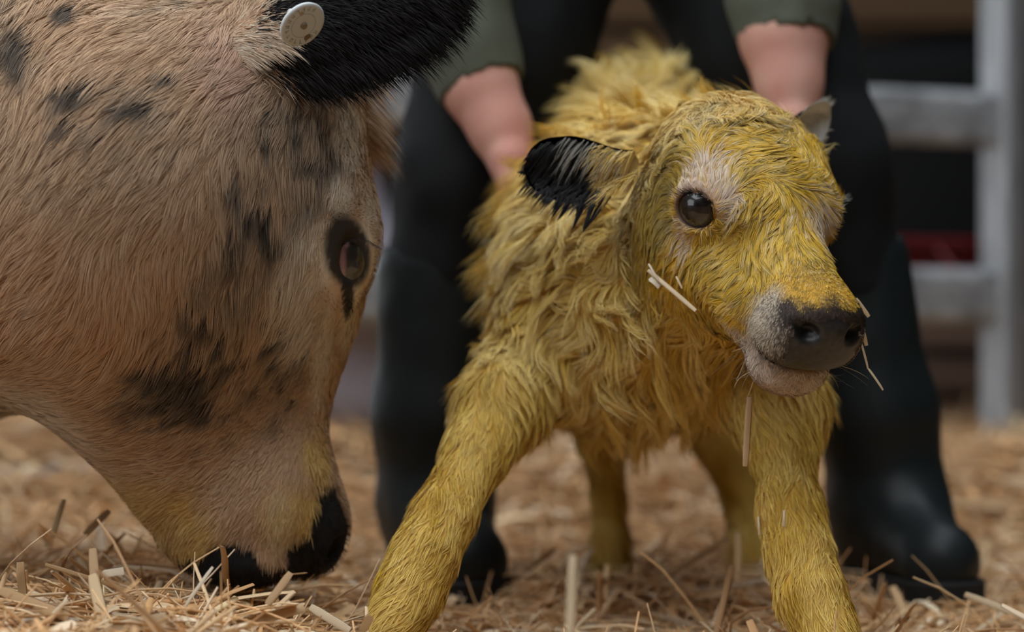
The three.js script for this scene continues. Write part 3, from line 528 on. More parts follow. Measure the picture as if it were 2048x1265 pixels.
    growHair(H, calfF, x, y, z, nx, ny, nz, { flow: [w.x, w.y, w.z], len, lift: lerp(0.09, 0.65, topk) * rr(0.4, 1.3), bend: 0.9, swirl: lerp(0.6, 0.15, Math.max(mz, en)) + topk * 0.5, swirlScale: 26, clump: lerp(0.75, 0.2, mz), lockSize: ls, lockTurn: lerp(0.3, 0.2, Math.max(mz, en)) + topk * 0.9, curl: lerp(0.45, 0.2, mz) + topk * 1.3, gravity: 0.1, wid: lerp(0.00072, 0.0005, Math.max(mz, en)) * rr(0.6, 1.2), seg: 4, roll: rr(-0.8, 0.8), ca: scl(ca, j), cb: scl(cb, j), hug: 0.0014, soft: 0.5 });
  });
  // ear hair: pale hairs over the upper half, black wet spikes below
  const E = new Hair(60000);
  const earHair = (u, v, len, dx, dy, dz, col, wid, sag) => { const p = L.pt(u, v, 1), d = new V3(dx, dy, dz).normalize(), pts = []; for (let i = 0; i <= 6; i++) { const t = i / 6; pts.push(p.x + d.x * len * t, p.y + d.y * len * t - sag * t * t * len, p.z + d.z * len * t + 0.004 * Math.sin(t * 3)); } E.strand(pts, lC.x, lC.y, lC.z, wid, wid * 0.1, rr(-0.6, 0.6), scl(col, rr(0.7, 1.1)), col, 0.6); };
  for (let i = 0; i < 120; i++) { const u = rr(0.05, 0.6), k = rnd(); earHair(u, rr(0.45, 0.98), rr(0.016, 0.034), -0.5 - 0.3 * u, -0.75, rr(0.1, 0.5), mixc(mixc(GREY, WHITE, 0.6), u < 0.35 && k < 0.6 ? GOLD : BLACK, k < 0.5 ? 0.25 : 0.55), rr(0.0005, 0.001), rr(-0.1, 0.5)); }
  for (let i = 0; i < 700; i++) { const u = rr(-0.05, 0.3); earHair(Math.max(u, 0), rr(-0.95, 0.98), rr(0.014, 0.026), -0.6, rr(-0.9, -0.1), rr(0.0, 0.5), mixc(mixc(GOLD, LEMON, rnd()), WHITE, rnd() * 0.4), rr(0.0006, 0.0012), rr(0, 0.5)); }
  for (let i = 0; i < 900; i++) { const u = rr(0.25, 0.97); earHair(u, rr(-0.98, 0.9), rr(0.008, 0.02), -0.7, -0.6, rr(0.0, 0.25), scl(BLACK, rr(0.6, 2.2)), rr(0.0008, 0.0016), 0.2); }
  for (const [u, len, w, dx] of [[0.3, 0.034, 0.02, -0.75], [0.35, 0.028, 0.014, -0.7], [0.48, 0.027, 0.01, -0.6], [0.53, 0.02, 0.007, -0.35], [0.6, 0.02, 0.008, -0.9], [0.66, 0.019, 0.007, -0.9], [0.7, 0.016, 0.006, -0.75], [0.8, 0.011, 0.007, -0.9], [0.84, 0.01, 0.005, -0.8]]) {
    const p = L.pt(u, -0.93, 0); for (let q = 0; q < 3; q++) { const pts = []; for (let i = 0; i <= 7; i++) { const t = i / 7; pts.push(p.x + dx * len * t * 0.9 + 0.003 * Math.sin(t * 2), p.y + 0.003 - len * (t * 0.85 + t * t * 0.25), p.z + 0.001 * q + 0.004 * t); } E.strand(pts, lC.x, lC.y, lC.z, w * (1 - q * 0.2), 0.0003, (q - 1) * 0.5, BLACK, BLACK, 0.4); }
  }
  { const p = L.pt(0.985, 0, 0); for (let q = 0; q < 2; q++) E.strand([p.x + 0.004, p.y, p.z, p.x - 0.004, p.y - 0.001, p.z, p.x - 0.012, p.y - 0.001, p.z], lC.x, lC.y, lC.z, 0.009, 0.0002, q * 0.7, BLACK, BLACK); }
  // right ear: pale fringe
  for (let i = 0; i < 900; i++) { const u = rr(0.1, 0.98), v = rr(-1, 1), p = R.pt(u, v, 1), pts = [], len = rr(0.006, 0.013); for (let q = 0; q <= 3; q++) { const t = q / 3; pts.push(p.x + rA.x * len * t + rUp.x * v * len * t * 0.5, p.y + rA.y * len * t + rUp.y * v * len * t * 0.5, p.z + rA.z * len * t + 0.003 * t); } E.strand(pts, rC.x, rC.y, rC.z, 0.0009, 0.0001, rr(-0.6, 0.6), mixc(GREY, [0.88, 0.9, 0.88], rr(0.6, 1)), mixc(GREY, [0.9, 0.92, 0.9], rr(0.7, 1)), 0.6); }
  const hm = part('coat', local(H.geometry(), calf), calfHair, calf, 'wet clumped yellow hair'); hm.userData.kind = 'stuff';
  const em = part('ear_hair', local(E.geometry(), calf), blackHair, calf, 'wet black and pale hair of the ears'); em.userData.kind = 'stuff';
  // lashes and whiskers
  const W = new Hair(20000);
  const fine = (a, b, bow, w, c) => { const pts = []; for (let i = 0; i <= 7; i++) { const t = i / 7; pts.push(lerp(a.x, b.x, t) + bow.x * Math.sin(t * Math.PI), lerp(a.y, b.y, t) + bow.y * Math.sin(t * Math.PI), lerp(a.z, b.z, t) + bow.z * Math.sin(t * Math.PI)); } W.strand(pts, 0, 0.2, 1, w, w * 0.2, rr(-0.3, 0.3), c, c, 0.5); };
  for (const s of [-1, 1]) {
    const e = eyeC[s < 0 ? 0 : 1];
    for (let i = 0; i < 46; i++) { const t = rnd(), h0 = new V3(e[0] + s * lerp(0.019, 0.004, t), e[1] + lerp(0.006, 0.021, Math.sin(t * 2.2)), e[2] + lerp(-0.008, 0.016, t)); const h1 = h0.clone().add(new V3(s * lerp(0.02, 0.008, t), rr(0.001, 0.008), rr(0.002, 0.012) - 0.008 * (1 - t))); fine(fromHead(h0.x, h0.y, h0.z), fromHead(h1.x, h1.y, h1.z), new V3(0, -0.002, 0.001), rr(0.0005, 0.0009), s < 0 ? scl(BLACK, 0.8) : mixc(BLACK, GREY, rnd() * 0.5)); }
  }
  for (let i = 0; i < 70; i++) { const s = rnd() < 0.5 ? -1 : 1, h0 = new V3(s * rr(0.012, 0.045), rr(-0.08, -0.03), rr(0.1, 0.155)), n = new V3(); const p0 = fromHead(h0.x, h0.y, h0.z); calfF.grad(p0.x, p0.y, p0.z, 0.002, n); const d = calfF.d(p0.x, p0.y, p0.z); p0.addScaledVector(n, -d); const p1 = p0.clone().addScaledVector(n, rr(0.01, 0.032)).add(new V3(rr(-0.012, 0.012), rr(-0.018, 0.0), 0)); fine(p0, p1, new V3(rr(-0.004, 0.004), rr(-0.006, 0.002), 0), rr(0.0003, 0.0005), mixc(mixc(WHITE, GOLD, 0.4), BLACK, rnd() < 0.35 ? 0.8 : 0.1)); }
  const wm = part('lashes_and_whiskers', local(W.geometry(), calf), blackHair, calf); wm.userData.kind = 'stuff';
}

// ------------------------------------------------------------------ the mother cow
const ca20 = 19 * Math.PI / 180;
const cowM = new THREE.Matrix4().makeBasis(new V3(Math.cos(ca20), 0, -Math.sin(ca20)), new V3(0.03, -1, 0).normalize(), new V3(Math.sin(ca20), 0, Math.cos(ca20))).setPosition(at(628, 510, 2.29));
const cowInv = cowM.clone().invert();
const toCow = (x, y, z) => new V3(x, y, z).applyMatrix4(cowInv), fromCow = (s, t, l) => new V3(s, t, l).applyMatrix4(cowM);
const cowF = new Field();
{
  const F = cowF; F.frame = cowM;
  const dirW = (s, t, l) => { const v = new V3(s, t, l).transformDirection(cowM); return [v.x, v.y, v.z]; };
  const A = (f, len = 0.016, lift = 0.3, clump = 0.25) => ({ f, len, lift, clump, wid: 0.00068, head: 1 });
  const face = A(dirW(-0.9, 0.75, 0), 0.009, 0.09, 0.08), cheek = A(dirW(-1, 0.5, 0), 0.011, 0.1, 0.08), jaw = A(dirW(-0.9, 0.5, 0), 0.013, 0.18, 0.12), muz = A(dirW(-0.35, 1, 0), 0.009, 0.2), top = A(dirW(-0.3, 1, 0), 0.016, 0.25), neck = A([-0.5, -0.8, 0], 0.024, 0.3, 0.3);
  F.ell([-0.026, -0.03, 0], [0.066, 0.15, 0.094], 0.03, face);
  F.ell([-0.03, -0.175, 0], [0.072, 0.075, 0.078], 0.05, top);
  F.cap([-0.036, 0.05, 0], [-0.05, 0.2, 0], 0.054, 0.05, 0.05, face);
  F.ell([-0.125, 0.01, 0], [0.125, 0.16, 0.088], 0.05, cheek);
  F.cap([-0.21, 0.045, 0], [-0.115, 0.235, 0], 0.09, 0.05, 0.06, jaw);
  F.ell([-0.055, 0.235, 0], [0.07, 0.065, 0.062], 0.03, muz);
  F.ell([-0.012, 0.262, 0], [0.034, 0.043, 0.05], 0.02, muz);
  F.ell([-0.1, 0.262, 0], [0.042, 0.04, 0.045], 0.02, muz);
  F.ell([-0.075, 0.288, 0.02], [0.04, 0.022, 0.034], 0.02, muz);
  for (const l of [-1, 1]) {
    F.ell([0.0, -0.008, l * 0.076], [0.036, 0.048, 0.026], 0.03, face);
    F.ell([0.003, 0.004, l * 0.116], [0.0245, 0.033, 0.03], 0.008, null, true);
    F.ell([0.012, 0.275, l * 0.034], [0.02, 0.012, 0.014], 0.008, null, true);
  }
  F.frame = null;
  F.cap(fromCow(-0.17, -0.06, 0), at(-250, 300, 2.38), 0.175, 0.26, 0.1, neck);
  F.cap(at(-250, 300, 2.38), at(-900, 60, 2.55), 0.26, 0.3, 0.1, neck);
  F.ell(at(-1300, 0, 2.7), [0.34, 0.36, 0.34], 0.1, neck);
  F.ell(at(-1900, -20, 3.0), [0.42, 0.37, 0.38], 0.1, neck);
  F.ell(at(-2350, -60, 3.3), [0.3, 0.34, 0.34], 0.1, neck);
  for (const [x, y, d, X, D] of [[-1150, 150, 2.5, -1180, 2.45], [-1080, 150, 2.9, -1050, 2.9], [-2300, 100, 3.1, -2380, 3.05], [-2150, 100, 3.5, -2100, 3.55]]) {
    const a = at(x, y, d), foot = at(X, 0, D); foot.y = 0.03; const mid = a.clone().lerp(foot, 0.5);
    F.cap(a, mid, 0.12, 0.055, 0.08, neck); F.cap(mid, foot, 0.052, 0.045, 0.03, neck);
  }
}
const PEACH = [0.62, 0.365, 0.20], TAN = [0.50, 0.34, 0.21], PALE = [0.74, 0.65, 0.52], DARK = [0.028, 0.026, 0.026], ROAN = [0.17, 0.14, 0.11], STAIN = [0.5, 0.29, 0.03], PINKC = [0.55, 0.33, 0.26];
const cspot = (px, py, rx, ry, rot = 0) => { const c = toCow(...at(px, py, 2.2).toArray()); return { s: c.x, t: c.y, rx: rx / 2190, ry: ry / 2190, c: Math.cos(rot), n: Math.sin(rot) }; };
const cIn = (o, h, wob = 0, soft = 0.4) => { const a = (h.x - o.s) * o.c + (h.y - o.t) * o.n, b = -(h.x - o.s) * o.n + (h.y - o.t) * o.c; return 1 - sstep(1 - soft, 1 + soft, Math.hypot(a / o.rx, b / o.ry) + wob); };
const cowRoan = [cspot(560, 330, 130, 130), cspot(490, 480, 110, 170), cspot(430, 640, 120, 110), cspot(340, 770, 120, 110), cspot(560, 720, 80, 120), cspot(180, 240, 90, 60), cspot(640, 260, 80, 60)];
const cowBlack = [cspot(112, 205, 32, 20), cspot(92, 268, 15, 14), cspot(12, 115, 26, 60), cspot(300, 175, 26, 14), cspot(345, 770, 62, 52), cspot(300, 740, 60, 26), cspot(390, 820, 30, 26), cspot(370, 640, 26, 20), cspot(120, 40, 22, 18), cspot(455, 450, 20, 14), cspot(500, 470, 14, 12)];
const cowPale = [cspot(585, 545, 60, 120, 0.15), cspot(700, 270, 36, 60), cspot(665, 390, 30, 50), cspot(590, 640, 45, 80, 0.1), cspot(655, 700, 22, 110), cspot(60, 860, 130, 60, 0.6), cspot(570, 1040, 30, 50), cspot(742, 480, 26, 90), cspot(712, 610, 26, 80)];
const cowStain = [cspot(330, 1030, 110, 60, 0.4), cspot(395, 1090, 60, 60), cspot(600, 1035, 70, 55), cspot(660, 920, 30, 60), cspot(240, 1000, 60, 40, 0.6)];
const cowNose = [cspot(682, 1065, 42, 84, 0.06), cspot(705, 1100, 40, 70), cspot(640, 1130, 52, 48), cspot(600, 1165, 60, 24), cspot(465, 1138, 60, 48), cspot(520, 1165, 50, 26), cspot(395, 1155, 34, 34)];
const cowEyeDark = [{ s: 0.003, t: 0.0, rx: 0.0245, ry: 0.035, c: Math.cos(-0.25), n: Math.sin(-0.25) }, cspot(694, 592, 16, 45, -0.3)];
function cowColor(x, y, z) {
  const h = toCow(x, y, z), b = fbm(x * 9, y * 9, z * 9), m = fbm(x * 34, y * 34, z * 34), s = fbm(x * 74, y * 74, z * 74);
  let c = mixc(PEACH, TAN, clamp(0.45 + 0.6 * b)); c = mixc(c, PALE, clamp(0.15 + 0.5 * m) * 0.35);
  c = mixc(c, TAN, sstep(-0.2, -0.02, h.x) * 0.55);
    const pinkE = cIn(cspot(430, 150, 60, 90), h, 0.2 * m, 0.8); c = mixc(c, PINKC, pinkE * 0.55);
  let rk = 0; for (const o of cowRoan) rk = Math.max(rk, cIn(o, h, m * 0.4, 0.55)); c = mixc(c, ROAN, rk * clamp(0.45 + 0.7 * m + 0.5 * s)); c = mixc(c, DARK, rk * sstep(-0.02, 0.32, s + m * 0.4) * 0.85);
  let pk = 0; for (const o of cowPale) pk = Math.max(pk, cIn(o, h, m * 0.35, 0.6)); c = mixc(c, PALE, pk * 0.85);
  let bk = 0; for (const o of cowBlack) bk = Math.max(bk, cIn(o, h, m * 0.6 + s * 0.35, 0.5)); c = mixc(c, DARK, bk * 0.9);
  if (h.x < -0.1 && h.y < 0.1) c = mixc(c, DARK, sstep(0.5, 0.62, m + 0.3 * s) * 0.5);
  let st = 0; for (const o of cowStain) st = Math.max(st, cIn(o, h, m * 0.4, 0.6)); c = mixc(c, mixc(STAIN, LEMON, clamp(0.4 + s)), st * 0.55);
  for (const o of cowEyeDark) c = mixc(c, scl(DARK, 0.6), cIn(o, h, m * 0.12, 0.16) * 0.97 * (h.z > 0 ? 1 : 0));
  let nk = 0; for (const o of cowNose) nk = Math.max(nk, cIn(o, h, s * 0.18, 0.18)); c = mixc(c, BLACK, nk);
  return [c, nk, h];
}
const cow = thing('cow', new V3(-1.6, 0, -2.9), 'cream roan mother cow with black ear and nose lowering her head to the straw', 'cow');
{
  const near0 = surfaceNets(cowF, [-1.0, -0.02, -2.75], [0.0, 0.92, -1.95], 0.0055), rest = surfaceNets(cowF, [-2.7, -0.05, -4.0], [-0.55, 1.1, -1.9], 0.016);
  const col = (x, y, z) => { const [c, nk] = cowColor(x, y, z); return nk > 0.5 ? [0.012, 0.012, 0.013] : c; };
  const earB = fromCow(-0.085, -0.175, 0.085), eTip = at(905, -50, 2.13), eA = eTip.clone().sub(earB), eL = eA.length(); eA.normalize();
  const eUp = new V3(0.25, 1, 0).addScaledVector(eA, -new V3(0.25, 1, 0).dot(eA)).normalize(), eC = eA.clone().cross(eUp); if (eC.z < 0) eC.negate();
  const eW = (u) => { const r = Math.sqrt(Math.max(0, 1 - Math.pow(clamp((u - 0.6) / 0.4), 2))), w = lerp(0.03, 0.058, sstep(0, 0.4, u)) * r + 0.0003; return [-w, w, 1]; };
  const earCol = (u, v, side, p) => (u < 0.16 + 0.1 * v ? PEACH : DARK);
  const EA = earSurface(earB, eA, eUp, eC, eL, eW, -0.03, 0.008, earCol, 30, 16);
  const far = earSurface(fromCow(-0.07, -0.17, -0.075), new V3(0.35, 0.5, -0.8).normalize(), new V3(-0.2, 0.8, 0.3).normalize(), new V3(0.9, 0.1, 0.4).normalize(), 0.19, eW, 0.02, 0.008, earCol, 20, 10);
  part('body', local(mergeGeometries([bodyGeometry(near0, col, (x) => x >= -0.9), bodyGeometry(rest, col, (x) => x < -0.89), EA.g, far.g]), cow), skinMat, cow);
  const nm = [0, 0];
  const H = new Hair(900000);
  scatter(near0, 420000, (x, y, z, nx, ny, nz) => {
    if (x < -0.56 && rnd() > 0.22) return; const l = Math.hypot(x, y - EYE, z), f = (-x * nx + (EYE - y) * ny - z * nz) / l; if (f < -0.2 && rnd() > 0.15) return;
    const [c, nk, h] = cowColor(x, y, z); if (nk > 0.5 && rnd() > 0.4) return;
    if (Math.hypot((h.x - 0.003) / 0.0235, (h.y - 0.004) / 0.031) < 1.22 && h.z > 0.03) return;
    const ring = h.z > 0.03 ? 1 - 0.75 * sstep(2.2, 1.3, Math.hypot((h.x - 0.003) / 0.0235, (h.y - 0.004) / 0.031)) : 1;
    const a = cowF.attrs(x, y, z), j = rr(0.82, 1.15), hj = rr(0, 1);
    growHair(H, cowF, x, y, z, nx, ny, nz, { flow: [a.fx, a.fy, a.fz], len: a.len * rr(0.6, 1.2) * (nk > 0.4 ? 0.4 : 1) * ring, lift: a.lift * rr(0.4, 1.3), bend: 0.7, swirl: 0.3, swirlScale: 12, clump: a.clump, lockSize: 0.011, lockTurn: 0.25, curl: 0.2, gravity: 0.12, wid: a.wid * rr(0.6, 1.2), seg: 3, roll: rr(-0.8, 0.8), ca: scl(c, j * 0.95), cb: scl(mixc(c, PALE, hj * 0.25 * (1 - nk)), j), hug: 0.003, soft: 0.82 });
  });
  const cm = part('coat', local(H.geometry(), cow), cowHair, cow, 'soft cream and roan hair'); cm.userData.kind = 'stuff';
  // ear hair
  const E = new Hair(300000);
  for (let i = 0; i < 16000; i++) {
    const u = Math.pow(rnd(), 0.8), v = rr(-1, 1), p = EA.pt(u, v, rnd() < 0.75 ? 1 : -1), edge = Math.abs(v) > 0.6 || u > 0.85, len = edge ? rr(0.018, 0.04) : rr(0.012, 0.024);
    const d = eA.clone().multiplyScalar(0.75).addScaledVector(eUp, v * 0.55 - 0.15).addScaledVector(eC, rr(0.05, 0.4)).add(new V3(rr(-0.25, 0.25), rr(-0.25, 0.15), rr(-0.2, 0.2))).normalize(), pts = [];
    for (let q = 0; q <= 4; q++) { const t = q / 4; pts.push(p.x + d.x * len * t, p.y + d.y * len * t - 0.25 * len * t * t, p.z + d.z * len * t); }
    const pale = u < 0.12 + 0.14 * Math.max(0, v) + rr(-0.06, 0.06), c = pale ? mixc(PEACH, PALE, rnd()) : scl([0.018, 0.016, 0.016], rr(0.5, 1.8));
    E.strand(pts, eC.x, eC.y, eC.z, rr(0.0008, 0.0014), 0.0001, rr(-0.8, 0.8), c, c, 0.6);
  }
  // pale hair of the neck that falls over the ear's root
  for (let i = 0; i < 2600; i++) {
    const u = rr(-0.15, 0.22), v = rr(-0.2, 1.0), p = EA.pt(Math.max(u, 0), v, 1).addScaledVector(eA, Math.min(u, 0) * eL), len = rr(0.02, 0.045), d = eA.clone().multiplyScalar(0.8).add(new V3(0.1, rr(-0.5, 0.1), 0.3)).normalize(), pts = [];
    for (let q = 0; q <= 4; q++) { const t = q / 4; pts.push(p.x + d.x * len * t, p.y + d.y * len * t - 0.3 * len * t * t, p.z + d.z * len * t); }
    const c = mixc(PEACH, PALE, rnd()); E.strand(pts, eC.x, eC.y, eC.z, rr(0.0008, 0.0014), 0.0001, rr(-0.8, 0.8), c, mixc(c, PALE, 0.4), 0.6);
  }
  // forelock on the poll, lashes over the eye
  for (let i = 0; i < 900; i++) { const p = fromCow(rr(0.0, 0.05), rr(-0.2, -0.1), rr(-0.06, 0.04)), n = new V3(); cowF.grad(p.x, p.y, p.z, 0.004, n); p.addScaledVector(n, -cowF.d(p.x, p.y, p.z)); const len = rr(0.03, 0.05), pts = []; for (let q = 0; q <= 4; q++) { const t = q / 4; pts.push(p.x + len * (0.55 * t + n.x * 0.3 * t), p.y - len * (0.5 * t + 0.35 * t * t), p.z + n.z * 0.2 * len * t - 0.1 * len * t); } const c = mixc(PEACH, PALE, rnd()); E.strand(pts, n.x, n.y, n.z, 0.0012, 0.0001, rr(-0.8, 0.8), c, c, 0.6); }
  for (let i = 0; i < 60; i++) { const t = rnd(), p = fromCow(lerp(-0.012, 0.024, t), lerp(-0.006, -0.016, Math.sin(t * 3)), 0.1 - 0.012 * t), len = rr(0.014, 0.026), pts = []; for (let q = 0; q <= 4; q++) { const u = q / 4; pts.push(p.x + len * u * (0.3 + 0.6 * t), p.y + len * (0.1 * u - 0.4 * u * u), p.z + len * u * 0.7); } E.strand(pts, 0.3, 0.3, 0.9, 0.0012, 0.0002, rr(-0.5, 0.5), DARK, DARK, 0.6); }
  const em = part('ear_hair', local(E.geometry(), cow), cowHair, cow, 'shaggy black hair of the ear'); em.userData.kind = 'stuff';
  // eye
  for (const l of [1, -1]) {
    const g = new THREE.SphereGeometry(0.0245, 40, 30), p = g.attributes.position, cs = [], look = new V3(0.5, 0.22, l * 0.84).normalize(), ax = new V3(0.1, 1, 0), si = look.clone().cross(ax).normalize(), up = si.clone().cross(look);
    for (let i = 0; i < p.count; i++) { const v = new V3().fromBufferAttribute(p, i).normalize(), a = v.dot(si), b = v.dot(up), c = v.dot(look); let q = [0.26, 0.13, 0.12]; const r = Math.hypot(a / 0.6, b / 0.74); if (c > 0 && r < 1) q = mixc([0.02, 0.018, 0.017], [0.05, 0.03, 0.025], sstep(0.8, 1, r)); cs.push(...q); }
    g.setAttribute('color', new THREE.Float32BufferAttribute(cs, 3)); g.scale(1.0, 1.25, 0.95).translate(0.003, 0.004, l * 0.0865).applyMatrix4(cowM); { const ix = g.index.array; for (let t = 0; t < ix.length; t += 3) { const k = ix[t + 1]; ix[t + 1] = ix[t + 2]; ix[t + 2] = k; } } part('eye', local(g, cow), eyeMat, cow);
  }
  // ear tag: round white button with print
  const tex = canvasTexture(256, 256, (c, w) => {
    c.fillStyle = '#d2d8d8'; c.fillRect(0, 0, w, w); c.translate(w / 2, w / 2);
    c.strokeStyle = '#9aa09c'; c.lineWidth = 3; c.beginPath(); c.arc(0, 0, 66, 0, 7); c.stroke();
    c.fillStyle = '#6f716c'; c.font = 'bold 30px sans-serif'; c.textAlign = 'center';
    // worn print: illegible strokes round the rim
    for (let i = 0; i < 15; i++) { c.save(); c.rotate(i * 0.33 - 2.6); c.globalAlpha = 0.45 + 0.3 * hash3(i, 3, 1); const k = hash3(i, 7, 2); c.fillRect(-8, -104, 5, 24); c.fillRect(-8, -104 + 18 * k, 14, 5); if (k > 0.4) c.fillRect(3, -100, 4, 20); c.restore(); }
    c.globalAlpha = 1; c.fillStyle = '#7a6650'; c.beginPath(); c.ellipse(78, -8, 15, 20, 0, 0, 7); c.fill(); c.fillStyle = '#a89780'; c.beginPath(); c.arc(-72, 18, 12, 0, 7); c.fill();
  });
  const td = new V3(0.553, -0.592, 0.587).normalize(), q = new THREE.Quaternion().setFromUnitVectors(new V3(0, 1, 0), td), tc = at(604, 48, 2.085);
  const prof = [[0.0001, -0.002], [0.019, -0.002], [0.0212, -0.001], [0.0218, 0.0006], [0.021, 0.0022], [0.019, 0.0028], [0.0001, 0.0026]].map(([r, y]) => new THREE.Vector2(r, y));
  const disc = new THREE.LatheGeometry(prof, 48), uv = disc.attributes.uv, dp = disc.attributes.position; for (let i = 0; i < uv.count; i++) uv.setXY(i, 0.5 + dp.getX(i) / 0.046, 0.5 + dp.getZ(i) / 0.046);
  const tagMesh = part('ear_tag', disc, new THREE.MeshPhysicalMaterial({ map: tex, roughness: 0.35 }), cow, 'round white plastic ear tag with worn print'); tagMesh.position.copy(tc).sub(cow.position); tagMesh.quaternion.copy(q);
  part('stud', new THREE.CylinderGeometry(0.0028, 0.0034, 0.003, 16).translate(0, 0.0032, 0), new THREE.MeshStandardMaterial({ color: 0x8a7c68, roughness: 0.5 }), tagMesh);
  part('pin', new THREE.CylinderGeometry(0.003, 0.003, 0.02, 12).translate(0, -0.011, 0), new THREE.MeshStandardMaterial({ color: 0xb9bab6, roughness: 0.5 }), tagMesh);
}

// ------------------------------------------------------------------ the person
const person = thing('person', new V3(0.2, 0, -2.75), 'person in black trousers and rubber boots bending over to hold the calf', 'person');
{
  const hip = [at(1125, -250, 2.87), at(1370, -250, 2.87)], knee = [at(925, 340, 2.74), at(1648, 340, 2.74)], ankle = [at(868, 1020, 2.78), at(1768, 1040, 2.75)];
  const cuffL = at(952, 130, 2.67), cuffR = at(1567, 40, 2.67), wristL = at(1022, 320, 2.63), wristR = at(1584, 250, 2.63), elbL = at(880, -190, 2.7), elbR = at(1560, -260, 2.7);
  const shL = at(1010, -900, 2.72), shR = at(1480, -900, 2.72), chest = at(1245, -760, 2.78), waist = at(1245, -420, 2.92), neckP = at(1245, -1010, 2.62), headP = at(1245, -1180, 2.46);
  const B = new Field();
  B.cap(waist, chest, 0.13, 0.15, 0.05); B.cap(shL, shR, 0.065, 0.065, 0.06); B.cap(at(1190, -300, 2.9), at(1300, -300, 2.9), 0.12, 0.12, 0.05);
  B.cap(chest, neckP, 0.08, 0.055, 0.05); B.cap(neckP, headP, 0.052, 0.05, 0.02);
  B.ell(headP.clone().add(new V3(0, 0.03, 0.02)), [0.075, 0.1, 0.095], 0.03); B.ell(headP.clone().add(new V3(0, -0.045, 0.055)), [0.05, 0.06, 0.055], 0.03);
  B.cap(headP.clone().add(new V3(0, 0.0, 0.11)), headP.clone().add(new V3(0, -0.03, 0.125)), 0.01, 0.015, 0.01);
  for (const s of [-1, 1]) { B.ell(headP.clone().add(new V3(s * 0.075, 0, 0.0)), [0.012, 0.032, 0.02], 0.01); B.ell(headP.clone().add(new V3(s * 0.032, 0.01, 0.118)), [0.016, 0.01, 0.012], 0.01, null, true); }
  B.ell(headP.clone().add(new V3(0, -0.07, 0.115)), [0.024, 0.004, 0.012], 0.006, null, true);
  for (let i = 0; i < 2; i++) { B.cap(hip[i], knee[i], 0.085, 0.052, 0.04); B.cap(knee[i], ankle[i], 0.052, 0.035, 0.02); }
  B.cap(shL, elbL, 0.05, 0.042, 0.03); B.cap(shR, elbR, 0.05, 0.042, 0.03);
  B.cap(elbL, at(960, 175, 2.66), 0.042, 0.0385, 0.02); B.cap(at(960, 175, 2.66), at(1000, 255, 2.645), 0.0385, 0.0315, 0.02); B.cap(at(1000, 255, 2.645), wristL, 0.0315, 0.0255, 0.02);
  B.cap(elbR, at(1567, 75, 2.66), 0.046, 0.0455, 0.02); B.cap(at(1567, 75, 2.66), at(1578, 165, 2.645), 0.0455, 0.034, 0.02); B.cap(at(1578, 165, 2.645), wristR, 0.034, 0.0255, 0.02);
  // hands on the calf's flanks: palm of four bones, four fingers curling under, thumb from the side
  const hand = (wr, s) => {
    const dn = new V3(s * 0.12, -1, -0.12).normalize(), wd = new V3(0, 0.05, 1), inn = new V3(s, 0, 0), kn = [], lens = [0.026, 0.03, 0.028, 0.022];
    for (let f = 0; f < 4; f++) {
      const off = (f - 1.5) * 0.019, k0 = wr.clone().addScaledVector(wd, off * 0.55), k1 = wr.clone().addScaledVector(dn, 0.082 - Math.abs(f - 1.3) * 0.004).addScaledVector(wd, -off).addScaledVector(inn, 0.002);
      B.cap(wr.clone().addScaledVector(wd, -off * 0.5), k1, 0.0165, 0.0115, 0.014);
      let p = k1, d = dn.clone(); for (let j = 0; j < 3; j++) { d = d.clone().addScaledVector(inn, 0.28).normalize(); const n = p.clone().addScaledVector(d, lens[f] * (1.15 - j * 0.2)); B.cap(p, n, 0.0098 - j * 0.0012, 0.0088 - j * 0.0012, 0.004); p = n; }
    }
    const t0 = wr.clone().addScaledVector(dn, 0.02).addScaledVector(wd, 0.022), t1 = t0.clone().addScaledVector(dn, 0.035).addScaledVector(wd, 0.028).addScaledVector(inn, 0.004), t2 = t1.clone().addScaledVector(dn, 0.03).addScaledVector(wd, 0.008).addScaledVector(inn, 0.008);
    B.cap(t0, t1, 0.015, 0.0115, 0.01); B.cap(t1, t2, 0.0112, 0.009, 0.005);
  };
  hand(wristL, 1); hand(wristR, -1);
  const m = surfaceNets(B, [-0.35, 0.05, -3.05], [0.65, 1.45, -2.25], 0.0055);
  const sk = (x, y, z) => { const n = fbm(x * 25, y * 25, z * 25), r = clamp(0.5 + 0.9 * n); return mixc([0.66, 0.40, 0.32], [0.58, 0.27, 0.22], r); };
  part('body', local(bodyGeometry(m, sk), person), new THREE.MeshPhysicalMaterial({ vertexColors: true, roughness: 0.55, specularIntensity: 0.4 }), person);
  // hair
  const hg = new Field(); hg.ell(headP.clone().add(new V3(0, 0.055, 0.0)), [0.083, 0.088, 0.1], 0.02); const hm = surfaceNets(hg, [0.0, 1.05, -2.8], [0.35, 1.6, -2.2], 0.008);
  part('hair', local(bodyGeometry(hm, null, (x, y, z) => y > headP.y + 0.02), person), new THREE.MeshStandardMaterial({ color: 0x2b2018, roughness: 0.8 }), person);
  // sweater
  const clothTex = noiseTexture(256, (u, v) => { const k = 0.5 + 0.25 * Math.sin(u * 400) * Math.sin(v * 400) + 0.2 * noise(u * 60, v * 60, 1); return [k, k, k]; });
  const S = new Field();
  S.cap(waist, chest, 0.155, 0.172, 0.05); S.cap(shL, shR, 0.082, 0.082, 0.06); S.cap(at(1190, -340, 2.91), at(1300, -340, 2.91), 0.145, 0.145, 0.05);
  const wrk = (F, amp, fr) => { const base = F.d.bind(F); F.d = (x, y, z) => base(x, y, z) + amp * noise(x * fr, y * fr * 0.6, z * fr) + amp * 0.5 * noise(x * fr * 2.3, y * fr * 1.6, z * fr * 2.3); return F; };
